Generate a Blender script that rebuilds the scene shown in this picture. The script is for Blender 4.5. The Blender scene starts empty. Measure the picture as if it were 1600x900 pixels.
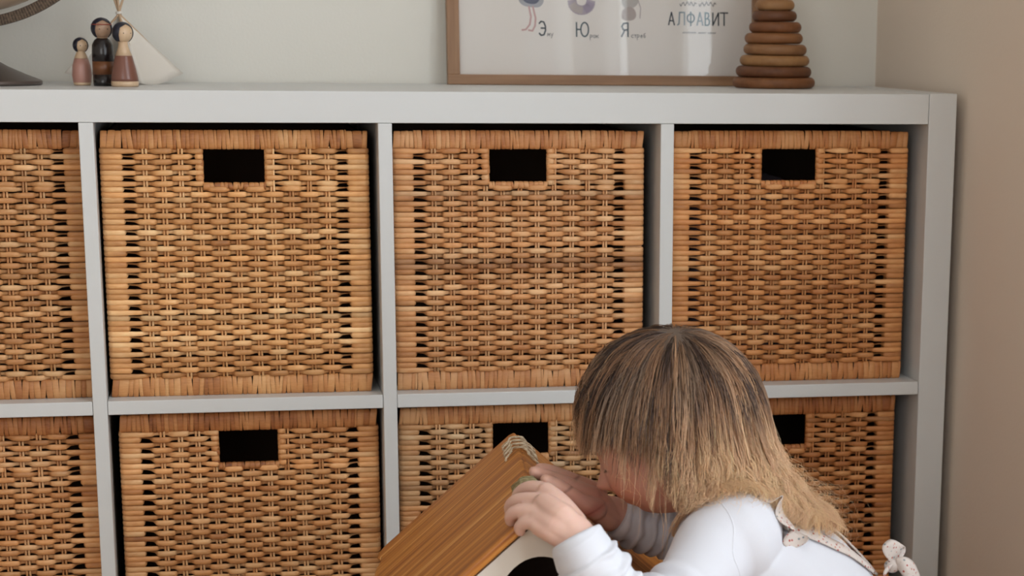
import bpy, bmesh, math, random
import numpy as np
from mathutils import Vector, Matrix
from mathutils.bvhtree import BVHTree

S = bpy.context.scene
COL = S.collection
HT = 0.7628                       # height of the cube shelf

# ------------------------------------------------------------------ camera
cam_d = bpy.data.cameras.new('camera')
cam = bpy.data.objects.new('camera', cam_d); COL.objects.link(cam)
cam_d.sensor_width = 36.0
cam_d.lens = 3274.6 / 1600 * 36
cam_d.shift_x = -255.6 / 1600
cam_d.shift_y = 360.5 / 1600
cam.matrix_world = (Matrix.Translation((0.4937, -2.6114, HT + 0.0722))
                    @ Matrix.Rotation(math.radians(-12.31), 4, 'Z')
                    @ Matrix.Rotation(math.radians(76.97), 4, 'X')
                    @ Matrix.Rotation(math.radians(0.66), 4, 'Z'))
cam_d.clip_start = 0.05
cam_d.dof.use_dof = True
cam_d.dof.focus_distance = 2.36
cam_d.dof.aperture_fstop = 9.0
S.camera = cam

# ------------------------------------------------------------------ light
S.view_settings.view_transform = 'Standard'
S.view_settings.look = 'None'
S.view_settings.gamma = 1.0
S.view_settings.use_curve_mapping = False
S.view_settings.exposure = 0.0
world = bpy.data.worlds.new('sky'); S.world = world
world.use_nodes = True
bg = world.node_tree.nodes['Background']
bg.inputs[0].default_value = (0.75, 0.87, 1.0, 1); bg.inputs[1].default_value = 1.5

def area(name, loc, rot, sx, sy, power, color):
    l = bpy.data.lights.new(name, 'AREA'); l.shape = 'RECTANGLE'
    l.size = sx; l.size_y = sy; l.energy = power; l.color = color
    o = bpy.data.objects.new(name, l); COL.objects.link(o)
    o.location = loc; o.rotation_euler = rot
    return o
# daylight through the curtained window in the right hand wall (local x = height, local y = along the wall)
area('window_daylight', (1.52, -1.90, 1.25), (0, math.radians(90), 0), 2.3, 2.35, 92, (0.90, 0.96, 1.0))
# unseen fill lamp added behind the camera to lift the shaded faces
area('rear_fill_lamp', (-0.6, -4.30, 1.45), (math.radians(90), 0, 0), 1.6, 1.5, 24, (1.0, 0.95, 0.90))

# ------------------------------------------------------------------ materials
def newmat(name):
    m = bpy.data.materials.new(name); m.use_nodes = True
    nt = m.node_tree; b = nt.nodes['Principled BSDF']
    return m, nt, b, nt.nodes.new, nt.links.new
def ramp(nt, stops):
    r = nt.nodes.new('ShaderNodeValToRGB'); cr = r.color_ramp
    while len(cr.elements) < len(stops): cr.elements.new(0.5)
    for e, (p, c) in zip(cr.elements, stops):
        e.position = p; e.color = (*c, 1) if len(c) == 3 else c
    return r
def plain(name, col, rough=0.5, bump=0, bscale=200, metallic=0, spec=0.5, var=0.0, vscale=8, sheen=0, sss=0):
    m, nt, b, N, L = newmat(name)
    b.inputs['Base Color'].default_value = (*col, 1)
    b.inputs['Roughness'].default_value = rough
    b.inputs['Metallic'].default_value = metallic
    b.inputs['Specular IOR Level'].default_value = spec
    if sheen: b.inputs['Sheen Weight'].default_value = sheen
    if sss:
        b.inputs['Subsurface Weight'].default_value = sss
        b.inputs['Subsurface Radius'].default_value = (0.012, 0.004, 0.002)
        b.inputs['Subsurface Scale'].default_value = 1.0
    tc = N('ShaderNodeTexCoord')
    if bump:
        n = N('ShaderNodeTexNoise'); n.inputs['Scale'].default_value = bscale; n.inputs['Detail'].default_value = 3
        L(tc.outputs['Object'], n.inputs['Vector'])
        bp = N('ShaderNodeBump'); bp.inputs['Strength'].default_value = bump; bp.inputs['Distance'].default_value = 0.001
        L(n.outputs['Fac'], bp.inputs['Height']); L(bp.outputs['Normal'], b.inputs['Normal'])
    if var:
        n = N('ShaderNodeTexNoise'); n.inputs['Scale'].default_value = vscale; n.inputs['Detail'].default_value = 4
        L(tc.outputs['Object'], n.inputs['Vector'])
        r = ramp(nt, [(0.3, tuple(c * (1 - var) for c in col)), (0.7, tuple(min(1, c * (1 + var)) for c in col))])
        L(n.outputs['Fac'], r.inputs['Fac']); L(r.outputs['Color'], b.inputs['Base Color'])
    return m
def grain(name, dark, light, axis='X', scale=60, stretch=0.06, rough=0.5, bump=0.15, bands=None, coat=0):
    """wood: noise stretched along one axis in object space"""
    m, nt, b, N, L = newmat(name)
    tc = N('ShaderNodeTexCoord'); mp = N('ShaderNodeMapping')
    sc = [1, 1, 1]; sc['XYZ'.index(axis)] = stretch
    mp.inputs['Scale'].default_value = sc
    L(tc.outputs['Object'], mp.inputs['Vector'])
    n = N('ShaderNodeTexNoise'); n.inputs['Scale'].default_value = scale; n.inputs['Detail'].default_value = 8; n.inputs['Roughness'].default_value = 0.65
    L(mp.outputs['Vector'], n.inputs['Vector'])
    n2 = N('ShaderNodeTexNoise'); n2.inputs['Scale'].default_value = scale * 0.25; n2.inputs['Detail'].default_value = 3
    L(mp.outputs['Vector'], n2.inputs['Vector'])
    mx = N('ShaderNodeMath'); mx.operation = 'ADD'
    L(n.outputs['Fac'], mx.inputs[0]); L(n2.outputs['Fac'], mx.inputs[1])
    hf = N('ShaderNodeMath'); hf.operation = 'MULTIPLY'; hf.inputs[1].default_value = 0.5; L(mx.outputs[0], hf.inputs[0])
    st = bands or [(0.36, dark), (0.62, light)]
    r = ramp(nt, st)
    L(hf.outputs[0], r.inputs['Fac']); L(r.outputs['Color'], b.inputs['Base Color'])
    b.inputs['Roughness'].default_value = rough
    if coat: b.inputs['Coat Weight'].default_value = coat; b.inputs['Coat Roughness'].default_value = 0.3
    bp = N('ShaderNodeBump'); bp.inputs['Strength'].default_value = bump; bp.inputs['Distance'].default_value = 0.001
    L(hf.outputs[0], bp.inputs['Height']); L(bp.outputs['Normal'], b.inputs['Normal'])
    return m

M_LAM = plain('white_laminate', (0.70, 0.71, 0.70), 0.42, bump=0.03, bscale=900)
M_WALL = plain('wall_paint', (0.80, 0.775, 0.705), 0.9, bump=0.25, bscale=260)
M_WALLR = plain('wall_paint_right', (0.82, 0.70, 0.585), 0.9, bump=0.25, bscale=260)
M_CEIL = plain('ceiling_paint', (0.8, 0.78, 0.74), 0.9)
M_FLOOR = grain('oak_floor', (0.30, 0.16, 0.08), (0.52, 0.32, 0.17), 'X', 30, 0.08, 0.45)
M_TRIM = plain('trim_paint', (0.75, 0.75, 0.73), 0.5)

def wicker_mat(name, cols, tint_attr=True):
    m, nt, b, N, L = newmat(name)
    tc = N('ShaderNodeTexCoord'); oi = N('ShaderNodeObjectInfo'); geo = N('ShaderNodeNewGeometry')
    off = N('ShaderNodeCombineXYZ')
    k = N('ShaderNodeMath'); k.operation = 'MULTIPLY'; k.inputs[1].default_value = 37.0
    L(oi.outputs['Random'], k.inputs[0]); L(k.outputs[0], off.inputs[0]); L(k.outputs[0], off.inputs[2])
    add = N('ShaderNodeVectorMath'); add.operation = 'ADD'
    L(tc.outputs['Object'], add.inputs[0]); L(off.outputs[0], add.inputs[1])
    n = N('ShaderNodeTexNoise'); n.inputs['Scale'].default_value = 16; n.inputs['Detail'].default_value = 3
    L(add.outputs[0], n.inputs['Vector'])
    mp = N('ShaderNodeMapping'); mp.inputs['Scale'].default_value = (0.15, 1, 1); L(add.outputs[0], mp.inputs['Vector'])
    fine = N('ShaderNodeTexNoise'); fine.inputs['Scale'].default_value = 700; fine.inputs['Detail'].default_value = 2
    L(mp.outputs['Vector'], fine.inputs['Vector'])
    # value = 0.45*islandrandom + 0.25*objrandom + 0.55*noise + fine
    def mul(a, f):
        q = N('ShaderNodeMath'); q.operation = 'MULTIPLY'; L(a, q.inputs[0]); q.inputs[1].default_value = f; return q.outputs[0]
    def plus(a, c):
        q = N('ShaderNodeMath'); q.operation = 'ADD'; L(a, q.inputs[0]); L(c, q.inputs[1]); return q.outputs[0]
    v = plus(plus(mul(geo.outputs['Random Per Island'], 0.30), mul(oi.outputs['Random'], 0.22)), plus(mul(n.outputs['Fac'], 0.75), mul(fine.outputs['Fac'], 0.22)))
    v = plus(v, mul(v, 0.0))
    r = ramp(nt, [(0.38, cols[0]), (0.56, cols[1]), (0.78, cols[2]), (0.98, cols[3])])
    L(v, r.inputs['Fac'])
    at = N('ShaderNodeAttribute'); at.attribute_type = 'OBJECT'; at.attribute_name = 'tint'
    mix = N('ShaderNodeMix'); mix.data_type = 'RGBA'; mix.blend_type = 'MULTIPLY'; mix.inputs[0].default_value = 1
    L(r.outputs['Color'], mix.inputs[6]); L(at.outputs['Color'], mix.inputs[7])
    L(mix.outputs[2], b.inputs['Base Color'])
    b.inputs['Roughness'].default_value = 0.50
    bp = N('ShaderNodeBump'); bp.inputs['Strength'].default_value = 0.25; bp.inputs['Distance'].default_value = 0.0006
    L(fine.outputs['Fac'], bp.inputs['Height']); L(bp.outputs['Normal'], b.inputs['Normal'])
    return m
M_WICK = wicker_mat('rattan', [(0.22, 0.070, 0.022), (0.50, 0.210, 0.070), (0.74, 0.37, 0.145), (0.90, 0.57, 0.29)])
M_WRAP = wicker_mat('rattan_wrap', [(0.19, 0.060, 0.018), (0.44, 0.165, 0.050), (0.62, 0.28, 0.10), (0.75, 0.41, 0.18)])

# ------------------------------------------------------------------ mesh helpers
def link(o, parent=None):
    COL.objects.link(o)
    if parent is not None: o.parent = parent
    return o
def mesh_obj(name, verts, faces, mat, parent=None, smooth=True):
    me = bpy.data.meshes.new(name); me.from_pydata([tuple(v) for v in verts], [], [tuple(f) for f in faces]); me.update()
    if mat: me.materials.append(mat)
    if smooth:
        me.polygons.foreach_set('use_smooth', [True] * len(me.polygons))
    return link(bpy.data.objects.new(name, me), parent)
def thing(name, label, cat, loc=(0, 0, 0), rz=0, group=None):
    o = bpy.data.objects.new(name, None); COL.objects.link(o)
    o.location = loc; o.rotation_euler = (0, 0, rz)
    o['label'] = label; o['category'] = cat
    if group: o['group'] = group
    return o
def bm_obj(name, bm, mat, parent=None, smooth=False, bevel=0, segs=2):
    me = bpy.data.meshes.new(name); bm.normal_update(); bm.to_mesh(me); bm.free()
    if mat: me.materials.append(mat)
    if smooth: me.polygons.foreach_set('use_smooth', [True] * len(me.polygons))
    o = link(bpy.data.objects.new(name, me), parent)
    if bevel:
        md = o.modifiers.new('bevel', 'BEVEL'); md.width = bevel; md.segments = segs; md.limit_method = 'ANGLE'
    return o
def add_box(bm, x0, x1, y0, y1, z0, z1):
    vs = [bm.verts.new(p) for p in ((x0, y0, z0), (x1, y0, z0), (x1, y1, z0), (x0, y1, z0), (x0, y0, z1), (x1, y0, z1), (x1, y1, z1), (x0, y1, z1))]
    for f in ((0, 3, 2, 1), (4, 5, 6, 7), (0, 1, 5, 4), (1, 2, 6, 5), (2, 3, 7, 6), (3, 0, 4, 7)):
        bm.faces.new([vs[i] for i in f])
def box(name, x0, x1, y0, y1, z0, z1, mat, parent=None, bevel=0):
    bm = bmesh.new(); add_box(bm, x0, x1, y0, y1, z0, z1)
    return bm_obj(name, bm, mat, parent, bevel=bevel)
def struct(o): o['kind'] = 'structure'; return o
def sweep(pts, radii, nside=8, flat=1.0, up=(0, 0, 1), closed=False, caps=True):
    """tube of elliptical section: radii = half size along 'side', flat = ratio of the other axis"""
    pts = np.asarray(pts, float); n = len(pts)
    radii = np.broadcast_to(np.asarray(radii, float), (n,))
    t = np.gradient(pts, axis=0)
    if closed: t = np.roll(pts, -1, 0) - np.roll(pts, 1, 0)
    t /= np.linalg.norm(t, axis=1)[:, None] + 1e-12
    up = np.asarray(up, float)
    s = np.cross(t, up); s /= np.linalg.norm(s, axis=1)[:, None] + 1e-9
    u = np.cross(s, t)
    a = np.arange(nside) / nside * 2 * math.pi
    V = pts[:, None, :] + radii[:, None, None] * (np.cos(a)[None, :, None] * s[:, None, :] + flat * np.sin(a)[None, :, None] * u[:, None, :])
    V = V.reshape(-1, 3); F = []
    m = n if closed else n - 1
    for i in range(m):
        j = (i + 1) % n
        for k in range(nside):
            l = (k + 1) % nside
            F.append((i * nside + k, i * nside + l, j * nside + l, j * nside + k))
    if caps and not closed:
        F.append(tuple(range(nside))[::-1]); F.append(tuple((n - 1) * nside + k for k in range(nside)))
    return V.tolist(), F
def join_vf(parts):
    V, F = [], []
    for v, f in parts:
        o = len(V); V += list(v); F += [tuple(i + o for i in q) for q in f]
    return V, F
def catmull(P, per=8):
    P = np.asarray(P, float); Q = np.vstack([2 * P[0] - P[1], P, 2 * P[-1] - P[-2]]); out = []
    for i in range(1, len(Q) - 2):
        for k in range(per):
            t = k / per
            out.append(0.5 * ((2 * Q[i]) + (-Q[i - 1] + Q[i + 1]) * t + (2 * Q[i - 1] - 5 * Q[i] + 4 * Q[i + 1] - Q[i + 2]) * t * t + (-Q[i - 1] + 3 * Q[i] - 3 * Q[i + 1] + Q[i + 2]) * t ** 3))
    out.append(Q[-2]); return np.array(out)
def lathe(prof, n=48, cx=0, cy=0, z0=0):
    V, F = [], []
    for r, z in prof:
        for k in range(n):
            a = 2 * math.pi * k / n; V.append((cx + r * math.cos(a), cy + r * math.sin(a), z0 + z))
    for i in range(len(prof) - 1):
        for k in range(n):
            l = (k + 1) % n; F.append((i * n + k, i * n + l, (i + 1) * n + l, (i + 1) * n + k))
    F.append(tuple(range(n))[::-1]); F.append(tuple((len(prof) - 1) * n + k for k in range(n)))
    return V, F

# ------------------------------------------------------------------ room
XR = 1.4409; YB = 0.392; XL = -2.6; YF = -4.2; ZC = 2.55
struct(box('floor', XL, XR + 0.1, YF, YB + 0.1, -0.05, 0, M_FLOOR))
struct(box('ceiling', XL, XR + 0.1, YF, YB + 0.1, ZC, ZC + 0.05, M_CEIL))
struct(box('wall_back', XL, XR, YB, YB + 0.1, 0, ZC, M_WALL))
struct(box('wall_left', XL - 0.1, XL, YF, YB, 0, ZC, M_WALL))
# right wall with its window opening y -2.70..-0.74, z 0.10..2.40
bm = bmesh.new()
add_box(bm, XR, XR + 0.1, -0.72, YB + 0.1, 0, ZC); add_box(bm, XR, XR + 0.1, YF, -2.75, 0, ZC)
add_box(bm, XR, XR + 0.1, -2.75, -0.72, 0, 0.10); add_box(bm, XR, XR + 0.1, -2.75, -0.72, 2.40, ZC)
struct(bm_obj('wall_right', bm, M_WALLR))
bm = bmesh.new()
add_box(bm, XL, -1.4, YF - 0.1, YF, 0, ZC); add_box(bm, 0.2, XR + 0.1, YF - 0.1, YF, 0, ZC)
add_box(bm, -1.4, 0.2, YF - 0.1, YF, 0, 0.65); add_box(bm, -1.4, 0.2, YF - 0.1, YF, 2.25, ZC)
struct(bm_obj('wall_front', bm, M_WALL))
bm = bmesh.new()
for y0, y1 in ((-2.75, -2.70), (-1.98, -1.98), (-1.20, -1.20), (-0.77, -0.72)):
    add_box(bm, XR + 0.03, XR + 0.055, (y0 + y1) / 2 - 0.025, (y0 + y1) / 2 + 0.025, 0.10, 2.40)
add_box(bm, XR + 0.03, XR + 0.055, -2.75, -0.72, 0.10, 0.15); add_box(bm, XR + 0.03, XR + 0.055, -2.75, -0.72, 2.35, 2.40)
struct(bm_obj('window_1', bm, M_TRIM))
bm = bmesh.new()
for x in (-1.38, -0.6, 0.18): add_box(bm, x - 0.025, x + 0.025, YF - 0.06, YF - 0.02, 0.65, 2.25)
add_box(bm, -1.4, 0.2, YF - 0.06, YF - 0.02, 0.65, 0.7); add_box(bm, -1.4, 0.2, YF - 0.06, YF - 0.02, 2.2, 2.25)
struct(bm_obj('fill_window_frame', bm, M_TRIM))  # unseen window added as an opening for the rear fill
struct(box('baseboard_back', XL, -0.05, YB - 0.012, YB, 0, 0.08, M_TRIM))
struct(box('baseboard_right', XR - 0.012, XR, YF, -0.05, 0, 0.08, M_TRIM))

# sheer curtains inside the window
M_CURT, nt, b, N, L = newmat('sheer_curtain')
b.inputs['Base Color'].default_value = (0.80, 0.80, 0.80, 1); b.inputs['Roughness'].default_value = 0.9
tr = N('ShaderNodeBsdfTranslucent'); tr.inputs[0].default_value = (0.85, 0.85, 0.86, 1)
mxs = N('ShaderNodeMixShader'); mxs.inputs[0].default_value = 0.5
L(b.outputs[0], mxs.inputs[1]); L(tr.outputs[0], mxs.inputs[2]); L(mxs.outputs[0], nt.nodes['Material Output'].inputs[0])
for (y0, y1), lab in zip(((-2.80, -2.255), (-1.90, -1.545), (-1.198, -0.772)), ('sheer white curtain at the end of the window nearest the camera', 'sheer white curtain in the middle of the right wall window', 'sheer white curtain at the end of the window nearest the shelf')):
    V, F = [], []; n = 60
    for i in range(n + 1):
        y = y0 + (y1 - y0) * i / n; x = XR - 0.06 + 0.022 * math.sin(i * 0.9)
        V += [(x, y, 0.03), (x - 0.004 * math.sin(i), y, 2.44)]
    for i in range(n): F.append((2 * i, 2 * i + 2, 2 * i + 3, 2 * i + 1))
    o = mesh_obj('curtain', V, F, M_CURT); o['label'] = lab; o['category'] = 'curtain'; o['group'] = 'window curtains'
    md = o.modifiers.new('cloth', 'SOLIDIFY'); md.thickness = 0.0008

# ------------------------------------------------------------------ cube shelf
PW, CW, DV = 0.0371, 0.335, 0.017
shelf = thing('cube_shelf', 'white cube shelf of square compartments standing along the wall, a basket in each', 'shelf', (0, 0, 0))
SD = 0.388
x_end = 4 * CW + 3 * DV            # 1.391
B = 0.0009
box('side_panel', x_end, x_end + PW, 0, SD, 0, HT + 0.0008, M_LAM, shelf, B)
box('side_panel', -PW, 0, 0, SD, 0, HT + 0.0008, M_LAM, shelf, B)
box('top_panel', 0.0004, x_end - 0.0004, 0.0006, SD, HT - 0.0379, HT, M_LAM, shelf, B)
box('bottom_panel', 0.0004, x_end - 0.0004, 0.0006, SD, 0, 0.0379, M_LAM, shelf, B)
cell_x = [i * (CW + DV) for i in range(4)]
for i in range(3):
    box('divider', cell_x[i] + CW, cell_x[i] + CW + DV, 0.0004, SD, 0.0379, HT - 0.0382, M_LAM, shelf, B)
for i in range(4):
    box('shelf_board', cell_x[i] + 0.0005, cell_x[i] + CW - 0.0005, 0.0012, SD, 0.3729, 0.3899, M_LAM, shelf, B)

# ------------------------------------------------------------------ rattan baskets
random.seed(5); rng = np.random.default_rng(7)
BH, BD = 0.3235, 0.345
RB, RT = 0.0225, 0.0208            # heights of bottom and top rims
NROW = 43
BW = 0.318
PITCH = (BH - RB - RT) / NROW
STK = [0.050 + 0.0218 * k for k in range(11)]
POST = 0.0238
HX0, HX1, HZ0 = 0.1190, 0.1940, BH - RT - 0.0425

def strand(x0, x1, parity, left_post, right_post, seed):
    """one woven rattan strand as a flat tube. post: 'corner' or 'frame' (the handle opening's edge)"""
    r = np.random.default_rng(seed)
    P, H = [], []                   # (x, y), half height
    hp = PITCH * 0.5
    front = parity == 0
    if left_post == 'corner':
        P += [(x0 - 0.0005, 0.030), (x0 - 0.0008, 0.006), (x0 + 0.0008, 0.0006), (x0 + 0.004, -0.0016), (x0 + 0.014, -0.0021), (x0 + POST - 0.001, -0.0017)]
        H += [hp * 1.07] * 6; xe = x0 + POST
        if front: P.append((xe + 0.008, -0.0012)); H.append(hp * 0.92); P.append((xe + 0.0145, -0.0004)); H.append(hp * 0.88)
        else: P += [(xe, 0.0010), (xe + 0.0006, 0.014), (xe + 0.006, 0.013), (xe + 0.0120, 0.0090)]; H += [hp * .9, hp * .3, hp * .3, hp * .4]
    else:
        P += [(x0 + 0.0006, 0.004), (x0 + 0.0002, 0.000), (x0 + 0.003, -0.0018), (x0 + 0.0075, -0.0016)]; H += [hp * .8, hp * .95, hp, hp]
        if not front: P += [(x0 + 0.0090, 0.010)]; H += [hp * .35]
    first = next(i for i, s in enumerate(STK) if s > x0 + 0.012)
    ks = [k for k, s in enumerate(STK) if x0 + (0.03 if left_post == 'corner' else 0.014) < s < x1 - (0.03 if right_post == 'corner' else 0.014)]
    # sign: front strands run behind the first stake
    sg = 1 if front else -1
    for j, k in enumerate(ks):
        s = STK[k]; A = sg * (1 if j % 2 == 0 else -1)     # +1 = behind
        amp = 0.0046 if A > 0 else 0.0034
        jit = r.normal(0, 0.0005)
        for dx, w in ((-0.0105, 0.12), (-0.0085, 0.72), (-0.0045, 0.97), (0.0, 1.0), (0.0045, 0.97), (0.0085, 0.72), (0.0105, 0.12)):
            P.append((s + dx + jit, A * amp * w + 0.0002)); 
            hh = (0.00355 if A < 0 else 0.0024); H.append((0.0030 * (1 - w) + hh * w) * (1 + r.normal(0, 0.03)))
    last_behind = (sg * (1 if (len(ks) - 1) % 2 == 0 else -1)) > 0
    if right_post == 'corner':
        xs = x1 - POST
        if last_behind: P += [(xs - 0.0145, -0.0004), (xs - 0.008, -0.0012)]; H += [hp * .95, hp * .98]
        else: P += [(xs - 0.0120, 0.0090), (xs - 0.006, 0.013), (xs - 0.0006, 0.014), (xs, 0.0010)]; H += [hp * .4, hp * .3, hp * .3, hp * .9]
        P += [(xs + 0.001, -0.0017), (x1 - 0.014, -0.0021), (x1 - 0.004, -0.0016), (x1 - 0.0008, 0.0006), (x1 + 0.0008, 0.006), (x1 + 0.0005, 0.030)]; H += [hp * 1.07] * 6
    else:
        if not last_behind: P += [(x1 - 0.0090, 0.010)]; H += [hp * .35]
        P += [(x1 - 0.0075, -0.0016), (x1 - 0.003, -0.0018), (x1 - 0.0002, 0.0), (x1 - 0.0006, 0.004)]; H += [hp, hp, hp * .95, hp * .8]
    P = np.array(P); H = np.array(H)
    t = np.gradient(P, axis=0); t /= np.linalg.norm(t, axis=1)[:, None]
    nrm = np.c_[-t[:, 1], t[:, 0]]  # in xy
    prof = [(-1, -0.1), (-0.78, 0.75), (0, 1.12), (0.78, 0.75), (1, -0.1), (0, -0.8)]   # (z, outward)
    D = 0.0013
    V = []
    wob = r.normal(0, 0.00025, len(P)); wob = np.convolve(wob, np.ones(5) / 5, 'same') * 1.5
    for (x, y), h, (nx, ny), w in zip(P, H, nrm, wob):
        for pz, po in prof:
            V.append((x - nx * po * D, y - ny * po * D, pz * h + w))
    F = []; m = len(prof)
    for i in range(len(P) - 1):
        for k in range(m):
            l = (k + 1) % m; F.append((i * m + k, (i + 1) * m + k, (i + 1) * m + l, i * m + l))
    F.append(tuple(range(m))); F.append(tuple((len(P) - 1) * m + k for k in range(m))[::-1])
    me = bpy.data.meshes.new('strand'); me.from_pydata(V, [], F); me.update()
    me.polygons.foreach_set('use_smooth', [True] * len(me.polygons)); me.materials.append(M_WICK)
    return me
SM = {}
for par in (0, 1):
    SM['full', par] = [strand(0, BW, par, 'corner', 'corner', 10 * par + q) for q in range(4)]
    SM['left', par] = [strand(0, HX0, par, 'corner', 'frame', 100 + 10 * par + q) for q in range(2)]
    SM['right', par] = [strand(HX1, BW, 1 - par, 'frame', 'corner', 200 + 10 * par + q) for q in range(2)]
    # the right piece has to meet the corner with the same parity as the full row

def wraps(L, h, d, wmean, r, axis='x', y_front=0.0, skew=0.0):
    """bands wound round a bar of length L; bar section h (z) x d (y)"""
    V, F = [], []; x = 0.0
    hh = h / 2
    prof = [(0.55 * d, hh * .98), (0.12 * d, hh), (-0.06 * d, hh * .86), (-0.12 * d, hh * .4), (-0.125 * d, -hh * .1), (-0.11 * d, -hh * .6), (-0.03 * d, -hh * .9), (0.12 * d, -hh), (0.55 * d, -hh * .98)]
    while x < L - 0.0015:
        w = min(max(0.003, r.normal(wmean, wmean * 0.22)), L - x)
        k = r.normal(0, 0.0006) + skew; pr = abs(r.normal(0, 0.0004)); o = len(V)
        for u, b_ in ((0.015, 0.1), (0.2, 0.9), (0.5, 1.1), (0.8, 0.9), (0.985, 0.1)):
            for (y, z) in prof:
                sc = (0.00075 * b_ + pr)
                ny = -1 if abs(z) < hh * .8 else -0.3; nz = math.copysign(1, z) if abs(z) > hh * .8 else 0
                V.append((x + u * w + k * (z / hh), y + ny * sc, z + nz * sc * 0.7))
        m = len(prof)
        for i in range(4):
            for j in range(m - 1):
                F.append((o + i * m + j, o + i * m + j + 1, o + (i + 1) * m + j + 1, o + (i + 1) * m + j))
        x += w
    return V, F
def wrap_mesh(name, parts):
    V, F = join_vf(parts); me = bpy.data.meshes.new(name); me.from_pydata(V, [], F); me.update()
    me.polygons.foreach_set('use_smooth', [True] * len(me.polygons)); me.materials.append(M_WRAP); return me
def rot_z_up(vf, x, z, flipz=False):  # turn an x-bar into a z-bar
    V, F = vf; return [(x + v[2], v[1], z + v[0]) for v in V], [f[::-1] for f in F]
def shift(vf, dx, dy, dz): return [(v[0] + dx, v[1] + dy, v[2] + dz) for v in vf[0]], vf[1]
RIMS = []
for q in range(3):
    r = np.random.default_rng(40 + q)
    CB = 0.0255                     # length of the plaited corner blocks
    mid_t = shift(wraps(BW - 2 * CB, RT + 0.0012, 0.011, 0.0052, r), CB, 0, BH - RT / 2)
    mid_b = shift(wraps(BW - 2 * CB, RB, 0.010, 0.0062, r), CB, 0, RB / 2)
    def corner(x0, z0, h):
        return [shift(wraps(CB, h * 0.97, 0.010, 0.0085, r, skew=0.0006), x0, 0.0006, z0 + h * .5)]
    top = wrap_mesh('top_rim', [mid_t] + corner(0, BH - RT, RT) + corner(BW - CB, BH - RT, RT))
    bot = wrap_mesh('bottom_rim', [mid_b] + corner(0, 0, RB) + corner(BW - CB, 0, RB))
    fr_b = shift(wraps(HX1 - HX0, 0.0075, 0.008, 0.0055, r), HX0, -0.0006, HZ0 - 0.0030)
    fr_l = rot_z_up(wraps(BH - RT - HZ0, 0.0075, 0.006, 0.0062, r), HX0 - 0.0033, HZ0)
    fr_r = rot_z_up(wraps(BH - RT - HZ0, 0.0075, 0.006, 0.0062, r), HX1 + 0.0033, HZ0)
    RIMS.append((top, bot, wrap_mesh('handle_rim', [fr_b, fr_l, fr_r])))
def stake_mesh(L):
    me = bpy.data.meshes.new('stake')
    V, F = join_vf([sweep([(dx + 0.0003 * math.sin(z * 90 + dx * 900), 0, z) for z in np.linspace(0, L, 8)], 0.00135, 6, up=(0, 1, 0)) for dx in (-0.0019, 0.0019)])
    me.from_pydata(V, [], F); me.update(); me.polygons.foreach_set('use_smooth', [True] * len(me.polygons)); me.materials.append(M_WICK); return me
ST_FULL, ST_CUT = stake_mesh(BH - RB - RT + 0.004), stake_mesh(HZ0 - 0.004 - RB + 0.002)
def ribbed_panel(name, L, H, n):    # closely woven plain side, ribs one under another
    V, F = [], []
    for i in range(n * 4 + 1):
        z = H * i / (n * 4); y = -0.0016 * abs(math.sin(math.pi * i / 4))
        V += [(0, y, z), (L, y, z)]
    for i in range(n * 4): F.append((2 * i, 2 * i + 1, 2 * i + 3, 2 * i + 2))
    o = len(V); V += [(0, 0.004, 0), (L, 0.004, 0), (L, 0.004, H), (0, 0.004, H)]; F.append((o, o + 3, o + 2, o + 1))
    me = bpy.data.meshes.new(name); me.from_pydata(V, [], F); me.update(); me.materials.append(M_SHADE_RATTAN); return me
M_SHADE_RATTAN = plain('shade_dark_rattan', (0.045, 0.022, 0.010), 0.8)  # near-black: the shade inside the baskets is put into the colour
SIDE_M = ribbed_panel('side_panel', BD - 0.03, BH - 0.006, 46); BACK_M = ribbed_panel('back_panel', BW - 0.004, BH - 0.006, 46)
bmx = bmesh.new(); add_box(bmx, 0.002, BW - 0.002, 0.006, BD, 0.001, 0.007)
BASE_M = bpy.data.meshes.new('base_panel'); bmx.to_mesh(BASE_M); bmx.free(); BASE_M.materials.append(M_SHADE_RATTAN)
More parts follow.
